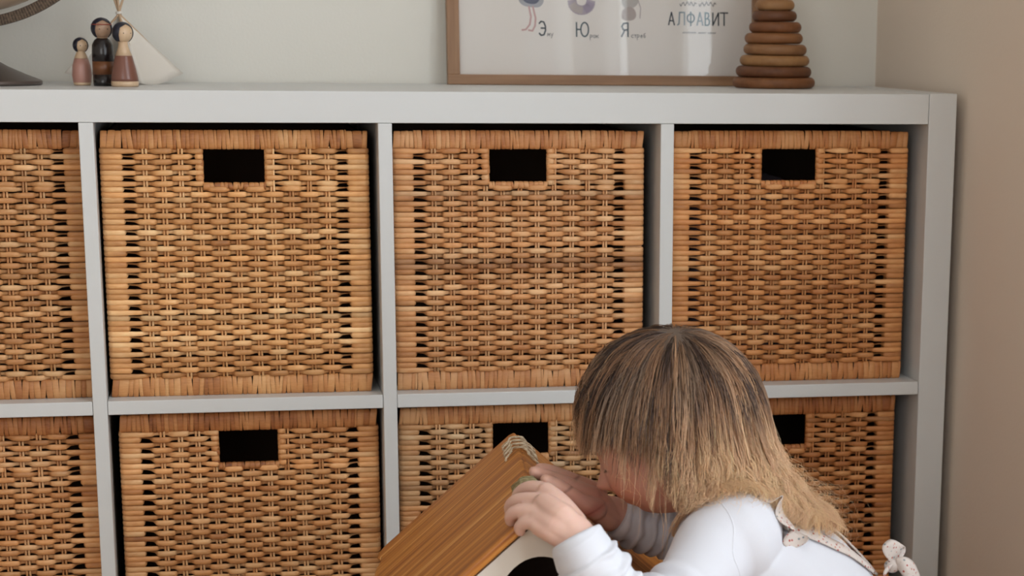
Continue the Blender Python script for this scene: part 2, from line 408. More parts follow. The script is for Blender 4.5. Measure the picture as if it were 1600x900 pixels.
# straight posts behind the wound corners
bmx = bmesh.new(); add_box(bmx, 0.0012, POST - 0.0012, 0.0012, 0.016, 0.004, BH - 0.004)
POST_M = bpy.data.meshes.new('corner_post'); bmx.to_mesh(POST_M); bmx.free(); POST_M.materials.append(M_WICK)
def madd(name, me, parent, loc=(0, 0, 0), rot=(0, 0, 0), tint=None):
    o = bpy.data.objects.new(name, me); COL.objects.link(o); o.parent = parent; o.location = loc; o.rotation_euler = rot
    if tint: o['tint'] = tint
    return o
def basket(x, z, y, label, tint, seed, rz=0.0, sx=1.0, sz=1.0, grey=()):
    r = np.random.default_rng(seed)
    t = thing('rattan_basket', label, 'basket', (x, y, z), rz, 'rattan baskets in the cube shelf')
    t.scale = (sx, 1, sz)
    def tv(k=0.05, base=None):
        f = 1 + r.normal(0, k); b_ = base or tint
        return [max(0.05, c * f) for c in b_]
    top, bot, hr = RIMS[seed % 3]
    for nm, me in (('top_rim', top), ('bottom_rim', bot), ('handle_rim', hr)):
        madd(nm, me, t, tint=tv(.03))['kind'] = 'stuff'
    madd('corner_post', POST_M, t, tint=tv()); madd('corner_post', POST_M, t, (BW - POST, 0, 0), tint=tv())
    for k, s in enumerate(STK):
        cut = HX0 - 0.006 < s < HX1 + 0.007
        madd('stake', ST_CUT if cut else ST_FULL, t, (s, 0.0008, RB - 0.002), (0, r.normal(0, .003), 0), tint=tv(.08))
    for i in range(NROW):
        zz = RB + PITCH * (i + .5) + r.normal(0, 0.00025); par = i % 2
        base = grey[i] if isinstance(grey, dict) and i in grey else tint
        tt = tv(.09, base)
        ry = r.normal(0, .0016)
        if zz > HZ0 - 0.004:
            if zz > HZ0 - 0.0065 + 0.003: 
                madd('strand', SM['left', par][r.integers(2)], t, (0, 0, zz), (0, ry, 0), tt)
                madd('strand', SM['right', par][r.integers(2)], t, (0, 0, zz), (0, ry * .3, 0), tt)
                continue
        madd('strand', SM['full', par][r.integers(4)], t, (0, 0, zz), (0, ry, 0), tt)
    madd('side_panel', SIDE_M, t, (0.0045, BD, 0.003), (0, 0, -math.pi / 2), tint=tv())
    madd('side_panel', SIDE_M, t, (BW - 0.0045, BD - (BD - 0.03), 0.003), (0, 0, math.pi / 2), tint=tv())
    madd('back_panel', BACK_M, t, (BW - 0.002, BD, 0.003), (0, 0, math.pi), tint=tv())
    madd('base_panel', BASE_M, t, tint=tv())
    return t
UP, LO = 0.3903, 0.0383
T0 = [1.0, 1.0, 1.0]
g3 = {i: [0.62, 0.62, 0.70] for i in (20, 21)}; g3.update({i: [0.85, 0.82, 0.85] for i in (33, 34)})
g7 = {i: [0.92, 1.0, 1.12] for i in range(27, 43)}; g7.update({i: [0.75, 0.82, 0.95] for i in (30, 31, 34, 36, 37)})
basket(0.0205, UP, 0.032, 'rattan basket in the upper row, cut off by the left edge of the photo', [0.86, 0.84, 0.82], 1, 0.002)
basket(0.3575, UP, 0.030, 'pale golden rattan basket in the upper row, below the peg dolls and toy tepee', [1.04, 1.06, 1.03], 2, 0.000)
basket(0.7075, UP, 0.030, 'rattan basket with a greyish streak, upper row, below the framed poster', [0.94, 0.90, 0.90], 3, 0.002, 0.992, grey=g3)
basket(1.0600, UP, 0.034, 'reddish brown rattan basket at the right of the upper row, below the ring stacker', [0.92, 0.80, 0.68], 4, 0.0, 0.992)
basket(0.0205, LO, 0.034, 'rattan basket in the lower row at the left edge of the photo', [0.90, 0.84, 0.80], 5, 0.003, 1.0, 1.012)
basket(0.3640, LO, 0.030, 'rattan basket in the lower row, left of the toy house', [0.98, 0.94, 0.90], 6, 0.0, 0.995, 1.014)
basket(0.7090, LO, 0.030, 'rattan basket with grey bleached strands, lower row behind the wooden toy house', [0.98, 0.95, 0.95], 7, 0.0, 0.992, 1.014, grey=g7)
basket(1.0570, LO, 0.036, 'reddish brown rattan basket in the lower right corner, behind the child', [0.86, 0.70, 0.56], 8, 0.0, 0.985, 1.014)

# dark cloth seen through the handle opening of the upper right basket
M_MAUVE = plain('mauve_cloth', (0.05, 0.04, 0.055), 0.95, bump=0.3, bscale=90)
V, F = [], []; n = 16
for j in range(n + 1):
    for i in range(n + 1):
        u, v = i / n, j / n
        h = 0.245 + 0.025 * math.sin(u * 5 + 1) * math.sin(v * 4) + 0.018 * math.sin(u * 11 + v * 7)
        h *= 0.75 + 0.25 * math.sin(math.pi * u) * math.sin(math.pi * min(1, v * 1.3 + .15))
        V.append((1.085 + 0.26 * u, 0.07 + 0.26 * v, UP + 0.010 + h))
for j in range(n):
    for i in range(n): a = j * (n + 1) + i; F.append((a, a + 1, a + n + 2, a + n + 1))
nb = len(V); bor = [i for i in range(n + 1)] + [(j + 1) * (n + 1) - 1 for j in range(1, n + 1)] + [n * (n + 1) + i for i in range(n - 1, -1, -1)] + [j * (n + 1) for j in range(n - 1, 0, -1)]
for i in bor: V.append((V[i][0], V[i][1], UP + 0.008))
m_ = len(bor)
for k in range(m_): F.append((bor[k], nb + k, nb + (k + 1) % m_, bor[(k + 1) % m_]))
F.append(tuple(nb + k for k in range(m_)))
o = mesh_obj('folded_blanket', V, F, M_MAUVE); o['label'] = 'dark folded cloth inside the upper right basket, seen through its handle opening'; o['category'] = 'blanket'

# ------------------------------------------------------------------ framed poster leaning on the wall
M_FRAME = grain('frame_oak', (0.22, 0.11, 0.052), (0.43, 0.245, 0.13), 'X', 70, 0.05, 0.5)
M_FRAMEV = grain('frame_oak_upright', (0.22, 0.11, 0.052), (0.43, 0.245, 0.13), 'Z', 70, 0.05, 0.5)
M_PAPER = plain('poster_paper', (0.82, 0.77, 0.72), 0.75, bump=0.05, bscale=900)
M_GLASS, nt, b, N, L = newmat('poster_glass')
tb = N('ShaderNodeBsdfTransparent'); gl = N('ShaderNodeBsdfGlossy'); gl.inputs['Roughness'].default_value = 0.02
fr = N('ShaderNodeFresnel'); fr.inputs[0].default_value = 1.5; ms = N('ShaderNodeMixShader')
fm = N('ShaderNodeMath'); fm.operation = 'MULTIPLY'; fm.inputs[1].default_value = 0.42; L(fr.outputs[0], fm.inputs[0]); L(fm.outputs[0], ms.inputs[0]); L(tb.outputs[0], ms.inputs[1]); L(gl.outputs[0], ms.inputs[2]); L(ms.outputs[0], nt.nodes['Material Output'].inputs[0])
pw, ph, fw, fb = 0.452, 0.352, 0.0168, 0.0138
poster = thing('framed_poster', 'oak framed alphabet poster with pale print leaning on the wall', 'poster', (0.8108, 0.350, HT + 0.0005))
poster.rotation_euler = (math.radians(-4.0), 0, 0)
box('frame_rail', 0, pw, 0, 0.018, 0, fb, M_FRAME, poster, 0.0008)
box('frame_rail', 0, pw, 0, 0.018, ph - fb, ph, M_FRAME, poster, 0.0008)
box('frame_rail', 0, fw, 0.0002, 0.018, fb, ph - fb, M_FRAMEV, poster, 0.0008)
box('frame_rail', pw - fw, pw, 0.0002, 0.018, fb, ph - fb, M_FRAMEV, poster, 0.0008)
box('backing_board', 0.004, pw - 0.004, 0.011, 0.016, 0.004, ph - 0.004, M_FRAME, poster)
sheet = box('print_sheet', fw - 0.002, pw - fw + 0.002, 0.0098, 0.0105, fb - 0.002, ph - fb + 0.002, M_PAPER, poster)
box('glass', fw - 0.002, pw - fw + 0.002, 0.0070, 0.0078, fb - 0.002, ph - fb + 0.002, M_GLASS, poster)
def lx(u): return (u - 697) * 0.000916
def lz(v): return (131.5 - v) * 0.000868
INK = {}
def ink(c):
    if c not in INK: INK[c] = plain('ink_%d' % len(INK), c, 0.8)
    return INK[c]
YP = 0.0095
def ell(cx, cz, rx, rz, n=20): return [(cx + rx * math.cos(2 * math.pi * i / n), cz + rz * math.sin(2 * math.pi * i / n)) for i in range(n + 1)]
GL = {
 'Э': [[(0, .85), (.3, 1), (.75, .95), (1, .65), (1, .35), (.75, .05), (.3, 0), (0, .15)], [(.3, .52), (1, .52)]],
 'Ю': [[(0, 0), (0, 1)], [(0, .5), (.36, .5)], ell(.68, .5, .32, .5)],
 'Я': [[(1, 0), (1, 1), (.35, .97), (.05, .75), (.3, .5), (1, .48)], [(.5, .48), (0, 0)]],
 'А': [[(0, 0), (.5, 1), (1, 0)], [(.2, .33), (.8, .33)]],
 'Л': [[(0, 0), (.22, .1), (.3, 1), (1, 1), (1, 0)]],
 'Ф': [[(.5, -.05), (.5, 1.05)], ell(.5, .55, .46, .33)],
 'В': [[(0, 0), (0, 1), (.7, .95), (.75, .7), (.5, .53), (0, .52)], [(.5, .53), (.95, .4), (.9, .1), (.5, 0), (0, 0)]],
 'И': [[(0, 1), (0, 0), (1, 1), (1, 0)]], 'Т': [[(0, 1), (1, 1)], [(.5, 1), (.5, 0)]],
 'м': [[(0, 0), (.1, 1), (.5, .3), (.9, 1), (1, 0)]], 'у': [[(0, 1), (.5, .2)], [(1, 1), (.2, -.7)]],
 'р': [[(0, -.8), (0, 1), (.8, .9), (.8, .3), (0, .2)]], 'о': [ell(.5, .5, .45, .5, 10)], 'к': [[(0, 0), (0, 1)], [(1, 1), (.1, .5), (1, 0)]],
 'с': [[(1, .85), (.5, 1), (.05, .5), (.5, 0), (1, .15)]], 'т': [[(0, 1), (1, 1)], [(.5, 1), (.5, 0)]],
 'е': [[(.1, .5), (.9, .55), (.6, 1), (.1, .6), (.3, 0), (.9, .1)]], 'б': [[(.9, 1.6), (.2, 1.2), (.1, .4), (.5, 0), (.9, .4), (.5, .9), (.1, .6)]]}
def ribbon2d(lines, w):
    V, F = [], []
    for ln in lines:
        P = np.array(ln, float); t = np.gradient(P, axis=0) if len(P) > 2 else np.array([P[1] - P[0]] * 2)
        if len(P) > 2 and np.allclose(P[0], P[-1]): t[0] = t[-1] = P[1] - P[-2]
        t /= np.linalg.norm(t, axis=1)[:, None] + 1e-9
        # each segment its own quad, extended a little to close the corners
        for a, c in zip(P[:-1], P[1:]):
            d = (c - a) / (np.linalg.norm(c - a) + 1e-9); n = np.array([-d[1], d[0]]) * w / 2; a2, c2 = a - d * w * .3, c + d * w * .3
            o = len(V); V += [(q[0], YP - 0.00003 * (len(V) % 7), q[1]) for q in (a2 - n, c2 - n, c2 + n, a2 + n)]; F.append((o, o + 1, o + 2, o + 3))
    return V, F
def glyph(ch, u0, u1, v0, v1, w, col, name='printed_letter'):
    L_ = [[(lx(u0 + (u1 - u0) * x), lz(v1 + (v0 - v1) * z)) for x, z in s] for s in GL[ch]]
    V, F = ribbon2d(L_, w); return mesh_obj(name, V, F, ink(col), sheet, False)
DK = (0.03, 0.045, 0.055)
glyph('Э', 838.5, 848, 31, 53, .0021, DK); glyph('Ю', 896, 914.5, 32, 54, .0019, (0.05, 0.085, 0.10)); glyph('Я', 966, 976, 32, 53.5, .0021, (0.06, 0.08, 0.09))
for ch, u0, u1, col in (('А', 1040, 1049, (0.04, 0.05, 0.06)), ('Л', 1054, 1065, (0.22, 0.28, 0.32)), ('Ф', 1069, 1081, (0.09, 0.15, 0.18)), ('А', 1085, 1094, (0.20, 0.27, 0.31)),
                        ('В', 1098, 1105, (0.10, 0.19, 0.22)), ('И', 1110, 1119, DK), ('Т', 1122, 1134, DK)):
    glyph(ch, u0, u1, 14, 34, .0019, col)
SM_C = (0.16, 0.15, 0.15)
for s, u, v, p in (('му', 851, 54, 5), ('рок', 917, 56, 4.8), ('стреб', 981, 55, 4.8)):
    for i, ch in enumerate(s): glyph(ch, u + i * p, u + i * p + 3.6, v - 4.5, v, .0008, SM_C)
def squig(u0, u1, v, amp, nw, w, name):
    pts = [(lx(u0 + (u1 - u0) * t), lz(v + amp * math.sin(t * nw * 6.28) * (0.7 + .3 * math.sin(t * 31)))) for t in np.linspace(0, 1, nw * 6)]
    V, F = ribbon2d([pts], w); mesh_obj(name, V, F, ink(SM_C), sheet, False)
squig(1062, 1084, 46, 1.4, 8, .0006, 'script_line'); squig(1087, 1099, 46, 1.4, 5, .0006, 'script_line'); squig(1102, 1115, 46, 1.4, 5, .0006, 'script_line')
squig(1058, 1084, 0.5, 4.0, 4, .0010, 'script_line'); squig(1088, 1115, 0.5, 4.0, 4, .0010, 'script_line')
def blob(pts, col, dy, name='printed_picture'):
    P = catmull(np.array([(lx(u), YP + dy, lz(v)) for u, v in pts + [pts[0]]]), 5)[:-1]
    V = [tuple(p) for p in P]; c = np.mean(P, 0); V.append(tuple(c)); n = len(P)
    mesh_obj(name, V, [(i, (i + 1) % n, n) for i in range(n)], ink(col), sheet, False)
blob([(806, -14), (808, 0), (816, 7), (828, 9), (840, 8), (846, -2), (842, -16), (824, -24)], (0.42, 0.42, 0.44), 0.0001)
blob([(812, -10), (816, 0), (826, 4), (836, 2), (840, -8), (826, -16)], (0.13, 0.14, 0.19), -0.0001)
for ln in ([(823, 8), (826, 24), (824, 36), (818, 44), (812, 45)], [(829, 8), (833, 26), (832, 38), (828, 46), (822, 45)]):
    V, F = ribbon2d([[(lx(u), lz(v)) for u, v in ln]], .0024); mesh_obj('printed_picture', V, F, ink((0.60, 0.38, 0.36)), sheet, False)
for a0, a1, col, w in ((3.2, 6.2, (0.42, 0.36, 0.42), .0125), (3.5, 4.6, (0.48, 0.42, 0.40), .010), (5.2, 6.0, (0.36, 0.30, 0.38), .010)):
    pts = [(lx(904 + 14 * math.cos(a)), lz(0 - 12.5 * math.sin(a))) for a in np.linspace(a0, a1, 14)]
    V, F = ribbon2d([pts], w); V = [(x, y - (0.0001 if w < .0125 else 0), z) for x, y, z in V]; mesh_obj('printed_picture', V, F, ink(col), sheet, False)
blob([(966, -8), (968, 4), (974, 9), (984, 8), (992, 0), (990, -14), (976, -16)], (0.50, 0.47, 0.44), 0.0001)
blob([(966, 24), (968, 12), (977, 6), (986, 10), (989, 20), (984, 27), (972, 28)], (0.45, 0.38, 0.35), -0.0001)
V, F = ribbon2d([[(lx(992), lz(-5)), (lx(996), lz(8)), (lx(995), lz(24))]], .0014); mesh_obj('printed_picture', V, F, ink((0.5, 0.44, 0.42)), sheet, False)

# ------------------------------------------------------------------ wooden ring stacker
sx_, sy_ = 1.2530, 0.262
stk = thing('ring_stacker', 'wooden stacking toy of brown rings on the shelf top beside the framed poster', 'toy', (sx_, sy_, HT + 0.0004))
WT = [((0.20, 0.085, 0.035), (0.30, 0.14, 0.062)), ((0.13, 0.052, 0.022), (0.20, 0.085, 0.038)), ((0.34, 0.19, 0.085), (0.46, 0.28, 0.14)), ((0.25, 0.13, 0.062), (0.38, 0.22, 0.12)),
      ((0.24, 0.11, 0.045), (0.34, 0.17, 0.08)), ((0.19, 0.078, 0.03), (0.27, 0.12, 0.052)), ((0.13, 0.055, 0.025), (0.19, 0.082, 0.04)), ((0.33, 0.185, 0.09), (0.45, 0.28, 0.15)), ((0.20, 0.085, 0.035), (0.29, 0.13, 0.06)),
      ((0.30, 0.16, 0.08), (0.4, 0.24, 0.13)), ((0.16, 0.07, 0.03), (0.24, 0.11, 0.05))]
WR = [65.5, 60.2, 55.3, 50.2, 46.1, 41.5, 35.6, 31, 24.5, 20, 16]
hz = 0.0149
for i, (w, cc) in enumerate(zip(WR, WT)):
    R = w * 0.000872; h = 0.0073
    prof = [(0.006, -h)] + [(R - h * 0.95 + h * 0.95 * math.cos(a), h * math.sin(a)) for a in np.linspace(-math.pi / 2, math.pi / 2, 12)] + [(0.006, h)]
    V, F = lathe(prof, 56)
    o = mesh_obj('ring', V, F, grain('stacker_wood_%d' % i, tuple(c * k for c, k in zip(cc[0], (.85, .72, .55))), tuple(c * k for c, k in zip(cc[1], (.85, .72, .55))), 'X', 90, 0.12, 0.55), stk)
    o.location = (rng.normal(0, .0008), rng.normal(0, .0008), h + i * hz); o.rotation_euler = (rng.normal(0, .006), rng.normal(0, .006), rng.random() * 3)
V, F = lathe([(0.005, 0), (0.005, 0.175), (0.011, 0.180), (0.013, 0.188), (0.009, 0.197), (0.001, 0.2)], 20)
mesh_obj('post', V, F, M_FRAMEV, stk)

# ------------------------------------------------------------------ peg dolls
M_PEG = grain('peg_wood', (0.55, 0.36, 0.21), (0.72, 0.52, 0.34), 'Z', 80, 0.2, 0.4, 0.05, coat=0.3)
M_HAIRP = plain('painted_black_hair', (0.012, 0.014, 0.028), 0.3)
def peg(label, loc, H, head_r, prof, bands, hair_tilt, rz, headband=False, tone=None):
    t = thing('peg_doll', label, 'doll', loc, rz, 'peg dolls in front of the toy tepee')
    bands = sorted(bands, key=lambda q: q[0])
    # body split in painted bands, each a part of its own
    zs = [p[1] for p in prof]; rs = [p[0] for p in prof]
    for z0, z1, mat, nm in bands:
        k = np.unique(np.r_[z0, [z for z in zs if z0 < z < z1], z1])
        pf = [(float(np.interp(z, zs, rs)), float(z)) for z in k]
        V, F = lathe(pf, 36); mesh_obj(nm, V, F, mat, t)
    hz_ = H - head_r
    V, F = lathe([(head_r * math.cos(a) * 0.97 + 1e-5, head_r * math.sin(a)) for a in np.linspace(-1.5, 1.57, 22)], 36, 0, 0, hz_)
    hm = plain('peg_face', tone, 0.4) if tone else M_PEG
    head = mesh_obj('head', V, F, hm, t)
    # painted hair: a cap that leaves a parted opening over the face (face towards -y)
    V, F = [], []; n, m = 48, 26
    for j in range(m + 1):
        for i in range(n):
            az = 2 * math.pi * i / n; d = abs((az - 1.5 * math.pi + math.pi) % (2 * math.pi) - math.pi)   # 0 = face side
            low = -0.95 if d > 1.0 else (0.30 + 0.62 * (1 - abs(d - 0.0) / 1.0) ** 0.8)
            if 0.85 < d <= 1.0: low = 0.30 - (d - .85) / .15 * 1.25
            e = math.pi / 2 - (math.pi / 2 - low) * j / m
            r_ = head_r * 1.025; V.append((r_ * math.cos(e) * math.cos(az) * .985, r_ * math.cos(e) * math.sin(az) * .985, hz_ + r_ * math.sin(e)))
    for j in range(m):
        for i in range(n): F.append((j * n + i, j * n + (i + 1) % n, (j + 1) * n + (i + 1) % n, (j + 1) * n + i))
    hc = mesh_obj('painted_hair', V, F, M_HAIRP, t); hc.rotation_euler = (0, 0, hair_tilt)
    md = hc.modifiers.new('s', 'SOLIDIFY'); md.thickness = 0.0004
    for sx2 in (-1, 1):
        V, F = lathe([(1e-4, -.0004), (.0007, 0), (1e-4, .0004)], 10)
        e = mesh_obj('painted_eye', V, F, M_HAIRP, head); a = sx2 * 0.42 + hair_tilt
        e.location = (head_r * math.sin(a) * .965, -head_r * math.cos(a) * .965, hz_ - head_r * .05); e.rotation_euler = (math.pi / 2, 0, a)
    if headband:
        pts = [(head_r * 1.04 * math.cos(a), head_r * 1.04 * math.sin(a), hz_ + head_r * .38) for a in np.linspace(0, 2 * math.pi, 40)[:-1]]
        V, F = sweep(pts, 0.0006, 6, closed=True); 
        V = [((x * .93), (y * .93), z) for x, y, z in V]; mesh_obj('head_band', V, F, plain('red_paint', (0.35, 0.06, 0.04), .4), t)
    return t
M_PINK = plain('pink_paint', (0.47, 0.24, 0.19), 0.3); M_MAROON = plain('maroon_paint', (0.21, 0.085, 0.058), 0.28)
M_BLACK = plain('black_paint', (0.016, 0.012, 0.012), 0.25); M_BROWN = plain('brown_paint', (0.17, 0.062, 0.022), 0.35)
peg('small peg doll in a pink dress, leftmost of the three', (0.3310, 0.195, HT + .0003), 0.0585, 0.0092,
    [(0.0100, 0), (0.0112, .004), (0.0122, .012), (0.0112, .024), (0.0080, .035), (0.0052, .041), (0.0048, .045)], [(0, .0035, M_PEG, 'base'), (.0035, .033, M_PINK, 'dress'), (.033, .045, M_PEG, 'neck')], 0.45, 0)
peg('tall peg doll in black with a brown sash and red head band, in the middle', (0.3590, 0.170, HT + .0003), 0.0830, 0.0128,
    [(0.0130, 0), (0.0134, .004), (0.0134, .040), (0.0128, .050), (0.0098, .056), (0.0060, .059), (0.0055, .062)], [(0, .014, M_BLACK, 'trousers'), (.014, .030, M_BROWN, 'sash'), (.030, .0585, M_BLACK, 'shirt'), (.0585, .062, M_PEG, 'neck')], 0.25, 0, True, (0.40, 0.25, 0.16))
peg('peg doll in a flared maroon dress, rightmost of the three', (0.3853, 0.143, HT + .0003), 0.0780, 0.0125,
    [(0.0160, 0), (0.0170, .003), (0.0165, .010), (0.0142, .022), (0.0105, .037), (0.0070, .046), (0.0060, .050), (0.0058, .056)], [(0, .0065, M_PEG, 'base'), (.0065, .0375, M_MAROON, 'dress'), (.0375, .056, M_PEG, 'neck')], 0.55, 0)

# ------------------------------------------------------------------ toy tepee
M_CANVAS = plain('tepee_canvas', (0.82, 0.76, 0.68), 0.9, bump=0.25, bscale=500)
M_STICK = grain('tepee_stick', (0.50, 0.33, 0.20), (0.66, 0.47, 0.31), 'Z', 90, 0.1, 0.6)
ap = np.array((0.3767, 0.2750, 0.8517)); cA = np.array((0.4030, 0.2350, 0.7638)); cB = np.array((0.4541, 0.3150, 0.7759)); cD = np.array((0.3048, 0.2750, 0.7764)); cE = np.array([0.385, 0.372, HT + 0.012])
cA[2] = HT + 0.0014
tp = thing('toy_tepee', 'small cream canvas toy tepee on sticks, behind the peg dolls', 'toy', (float(cA[0]), 0.28, HT))
off = np.array(tp.location)
def cloth(a, c, apex, sag, name, n=10, lo=0.0, mat=M_CANVAS):
    V, F = [], []
    for j in range(n + 1):
        f = j / n
        for i in range(n + 1):
            g = i / n; p = apex * (1 - f) + (a * (1 - g) + c * g) * f
            nrm = np.cross(c - a, apex - a); nrm /= np.linalg.norm(nrm)
            p = p - nrm * sag * math.sin(math.pi * g) * f * f + np.array([0, 0, lo * math.sin(math.pi * g) * f])
            V.append(p - off)
    for j in range(n):
        for i in range(n): q = j * (n + 1) + i; F.append((q, q + 1, q + n + 2, q + n + 1))
    o = mesh_obj(name, V, F, mat, tp); md = o.modifiers.new('s', 'SOLIDIFY'); md.thickness = 0.0008; md.offset = 0; return o
cloth(cA, cB, ap, 0.006, 'canvas_panel', lo=-0.004)
cloth(cB, cE, ap, 0.004, 'canvas_panel'); cloth(cE, cD, ap, 0.004, 'canvas_panel')
fl = cD * 0.86 + cA * 0.14; fl[2] -= 0.002
cloth(cD, fl, ap, -0.001, 'canvas_flap'); fr_ = cA * 0.93 + cD * 0.07; cloth(fr_, cA, ap, 0.0, 'canvas_flap')
for c, k in ((cA, 1.30), (cB, 1.26), (cD, 1.32), (cE, 1.24)):
    ctr = (cA + cB + cD + cE) / 4; c = c + (ctr - c) * 0.06; d = ap - c; p0 = c + d * 0.02
    tip = ap + np.array([d[0] * (k - 1) * .5, d[1] * (k - 1) * .5, 0.034])
    V, F = sweep([p0 - off, ap - off + d * -0.03, ap - off + np.array([0, 0, .002]), tip - off], 0.0015, 8, up=(0, 1, 0.1)); mesh_obj('stick', V, F, M_STICK, tp)
V, F = sweep([(ap[0] - off[0] + 0.0035 * math.cos(a), ap[1] - off[1] + 0.0035 * math.sin(a), ap[2] - off[2] + 0.001 * (a / 6.28)) for a in np.linspace(0, 18.8, 50)], 0.0007, 6); mesh_obj('string_tie', V, F, M_CANVAS, tp)

# ------------------------------------------------------------------ globe at the left end
gx, gy, gz = 0.1914, 0.20, 1.0416
gb = thing('table_globe', 'table globe with bronze graduated ring and dark foot at the left edge', 'globe', (gx, gy, HT + 0.0003))
M_BRONZE, nt, b, N, L = newmat('graduated_bronze')
tc = N('ShaderNodeTexCoord'); sep = N('ShaderNodeSeparateXYZ'); L(tc.outputs['Object'], sep.inputs[0])
at2 = N('ShaderNodeMath'); at2.operation = 'ARCTAN2'; L(sep.outputs[0], at2.inputs[0]); L(sep.outputs[2], at2.inputs[1])
mu = N('ShaderNodeMath'); mu.operation = 'MULTIPLY'; mu.inputs[1].default_value = 360; L(at2.outputs[0], mu.inputs[0])
sn = N('ShaderNodeMath'); sn.operation = 'SINE'; L(mu.outputs[0], sn.inputs[0])
r = ramp(nt, [(0.30, (0.05, 0.033, 0.022)), (0.75, (0.15, 0.105, 0.07))]); nn = N('ShaderNodeTexNoise'); nn.inputs['Scale'].default_value = 300; L(tc.outputs['Object'], nn.inputs['Vector'])
ad = N('ShaderNodeMath'); ad.operation = 'MULTIPLY_ADD'; L(sn.outputs[0], ad.inputs[0]); ad.inputs[1].default_value = 0.18; L(nn.outputs['Fac'], ad.inputs[2]); L(ad.outputs[0], r.inputs['Fac'])
L(r.outputs['Color'], b.inputs['Base Color']); b.inputs['Metallic'].default_value = 0.5; b.inputs['Roughness'].default_value = 0.5
M_MAP = plain('globe_map', (0.50, 0.36, 0.25), 0.4, var=0.35, vscale=14)
M_FOOT = plain('dark_bronze', (0.16, 0.13, 0.115), 0.38, metallic=0.7)
V, F = [], []
for i in range(180):
    a = 2 * math.pi * i / 180
    for rr, yy in ((0.2115, -0.004), (0.1985, -0.004), (0.1985, 0.004), (0.2115, 0.004)): V.append((rr * math.sin(a), yy, rr * math.cos(a)))
for i in range(180):
    j = (i + 1) % 180
    for k in range(4): F.append((i * 4 + k, i * 4 + (k + 1) % 4, j * 4 + (k + 1) % 4, j * 4 + k))
o = mesh_obj('graduated_ring', V, F, M_BRONZE, gb, False); o.location = (0, 0, gz - HT); o.rotation_euler = (0, 0, math.radians(-8))
V, F = lathe([(0.1925 * math.cos(a) + 1e-5, 0.1925 * math.sin(a)) for a in np.linspace(-1.57, 1.57, 48)], 96); o = mesh_obj('map_sphere', V, F, M_MAP, gb); o.location = (0, 0, gz - HT)
V, F = lathe([(0.001, 0), (0.0885, 0), (0.0905, 0.0012), (0.0905, 0.0052), (0.0885, 0.0062), (0.070, 0.0135), (0.050, 0.0225), (0.030, 0.034), (0.014, 0.044), (0.009, 0.055), (0.009, 0.070), (0.001, 0.070)], 96); mesh_obj('foot', V, F, M_FOOT, gb)

# ------------------------------------------------------------------ toy house
FR = Vector((0.8102, -0.30, 0.3973)); RDG = Vector((-0.08519, -0.99636, 0)); NLF = Vector((-0.99636, 0.08519, 0)); AL = math.radians(41.75); RL = 0.4015
house = thing('toy_house', 'toy house with orange brown wooden roof lashed with twine, under the child\'s hands', 'toy', (0.793, -0.50, 0))
M_ROOF = grain('stained_roof_wood', None, None, 'X', 150, 0.022, 0.42, 0.35, bands=[(0.36, (0.20, 0.055, 0.010)), (0.44, (0.36, 0.115, 0.020)), (0.51, (0.52, 0.195, 0.032)), (0.575, (0.62, 0.265, 0.055)), (0.64, (0.88, 0.56, 0.24))])
M_WHITEP = plain('cream_white_paint', (0.72, 0.66, 0.58), 0.55, bump=0.05, bscale=60)
M_SHADE_WOOD = plain('shade_dark_wood', (0.06, 0.035, 0.025), 0.8)  # shade inside the toy house painted as a dark colour
def roof(side, name, outline, t=0.0095):
    dn = (NLF * side) * math.cos(AL) - Vector((0, 0, 1)) * math.sin(AL)          # down the slope
    nm = (NLF * side) * math.sin(AL) + Vector((0, 0, 1)) * math.cos(AL)
    M = Matrix.Identity(4)
    zc = nm; xc = dn; yc = RDG
    for i, c in enumerate((xc, yc, zc)):
        for k in range(3): M[k][i] = c[k]
    for k in range(3): M[k][3] = FR[k]
    P = outline; n = len(P)
    bm = bmesh.new()
    top = [bm.verts.new((s, l, 0)) for s, l in P]; bot = [bm.verts.new((s, l, -t)) for s, l in P]
    ft = bm.faces.new(top); fb_ = bm.faces.new(bot[::-1])
    for i in range(n): bm.faces.new((top[i], bot[i], bot[(i + 1) % n], top[(i + 1) % n]))
    bmesh.ops.recalc_face_normals(bm, faces=bm.faces)
    o = bm_obj(name, bm, M_ROOF, house, bevel=0.0028, segs=3)
    o.modifiers['bevel'].angle_limit = math.radians(50)
    o.matrix_local = Matrix.Translation(house.location).inverted() @ M
    return o, M
def wavy(smax):
    E_ = [(0.0, -0.014), (0.004, -0.006), (0.012, -0.0005), (0.022, 0.001), (0.032, -0.001), (0.042, -0.0055), (0.052, -0.0065), (0.064, -0.002), (0.078, 0.003), (0.10, 0.004), (0.16, 0.0), (0.24, 0.002), (0.32, -0.001), (0.38, 0.001), (0.393, -0.003), (0.4015, -0.012)]
    return [(smax + d, l) for l, d in E_]
roofL, ML = roof(1, 'roof_panel', [(0.006, 0.4015), (0.001, 0.395), (0.001, 0.008), (0.007, 0.0)] + wavy(0.2085))
roofR, MR = roof(-1, 'roof_panel', [(0.009, 0.4015), (0.0045, 0.395), (0.0045, 0.008), (0.010, 0.0)] + wavy(0.2275))
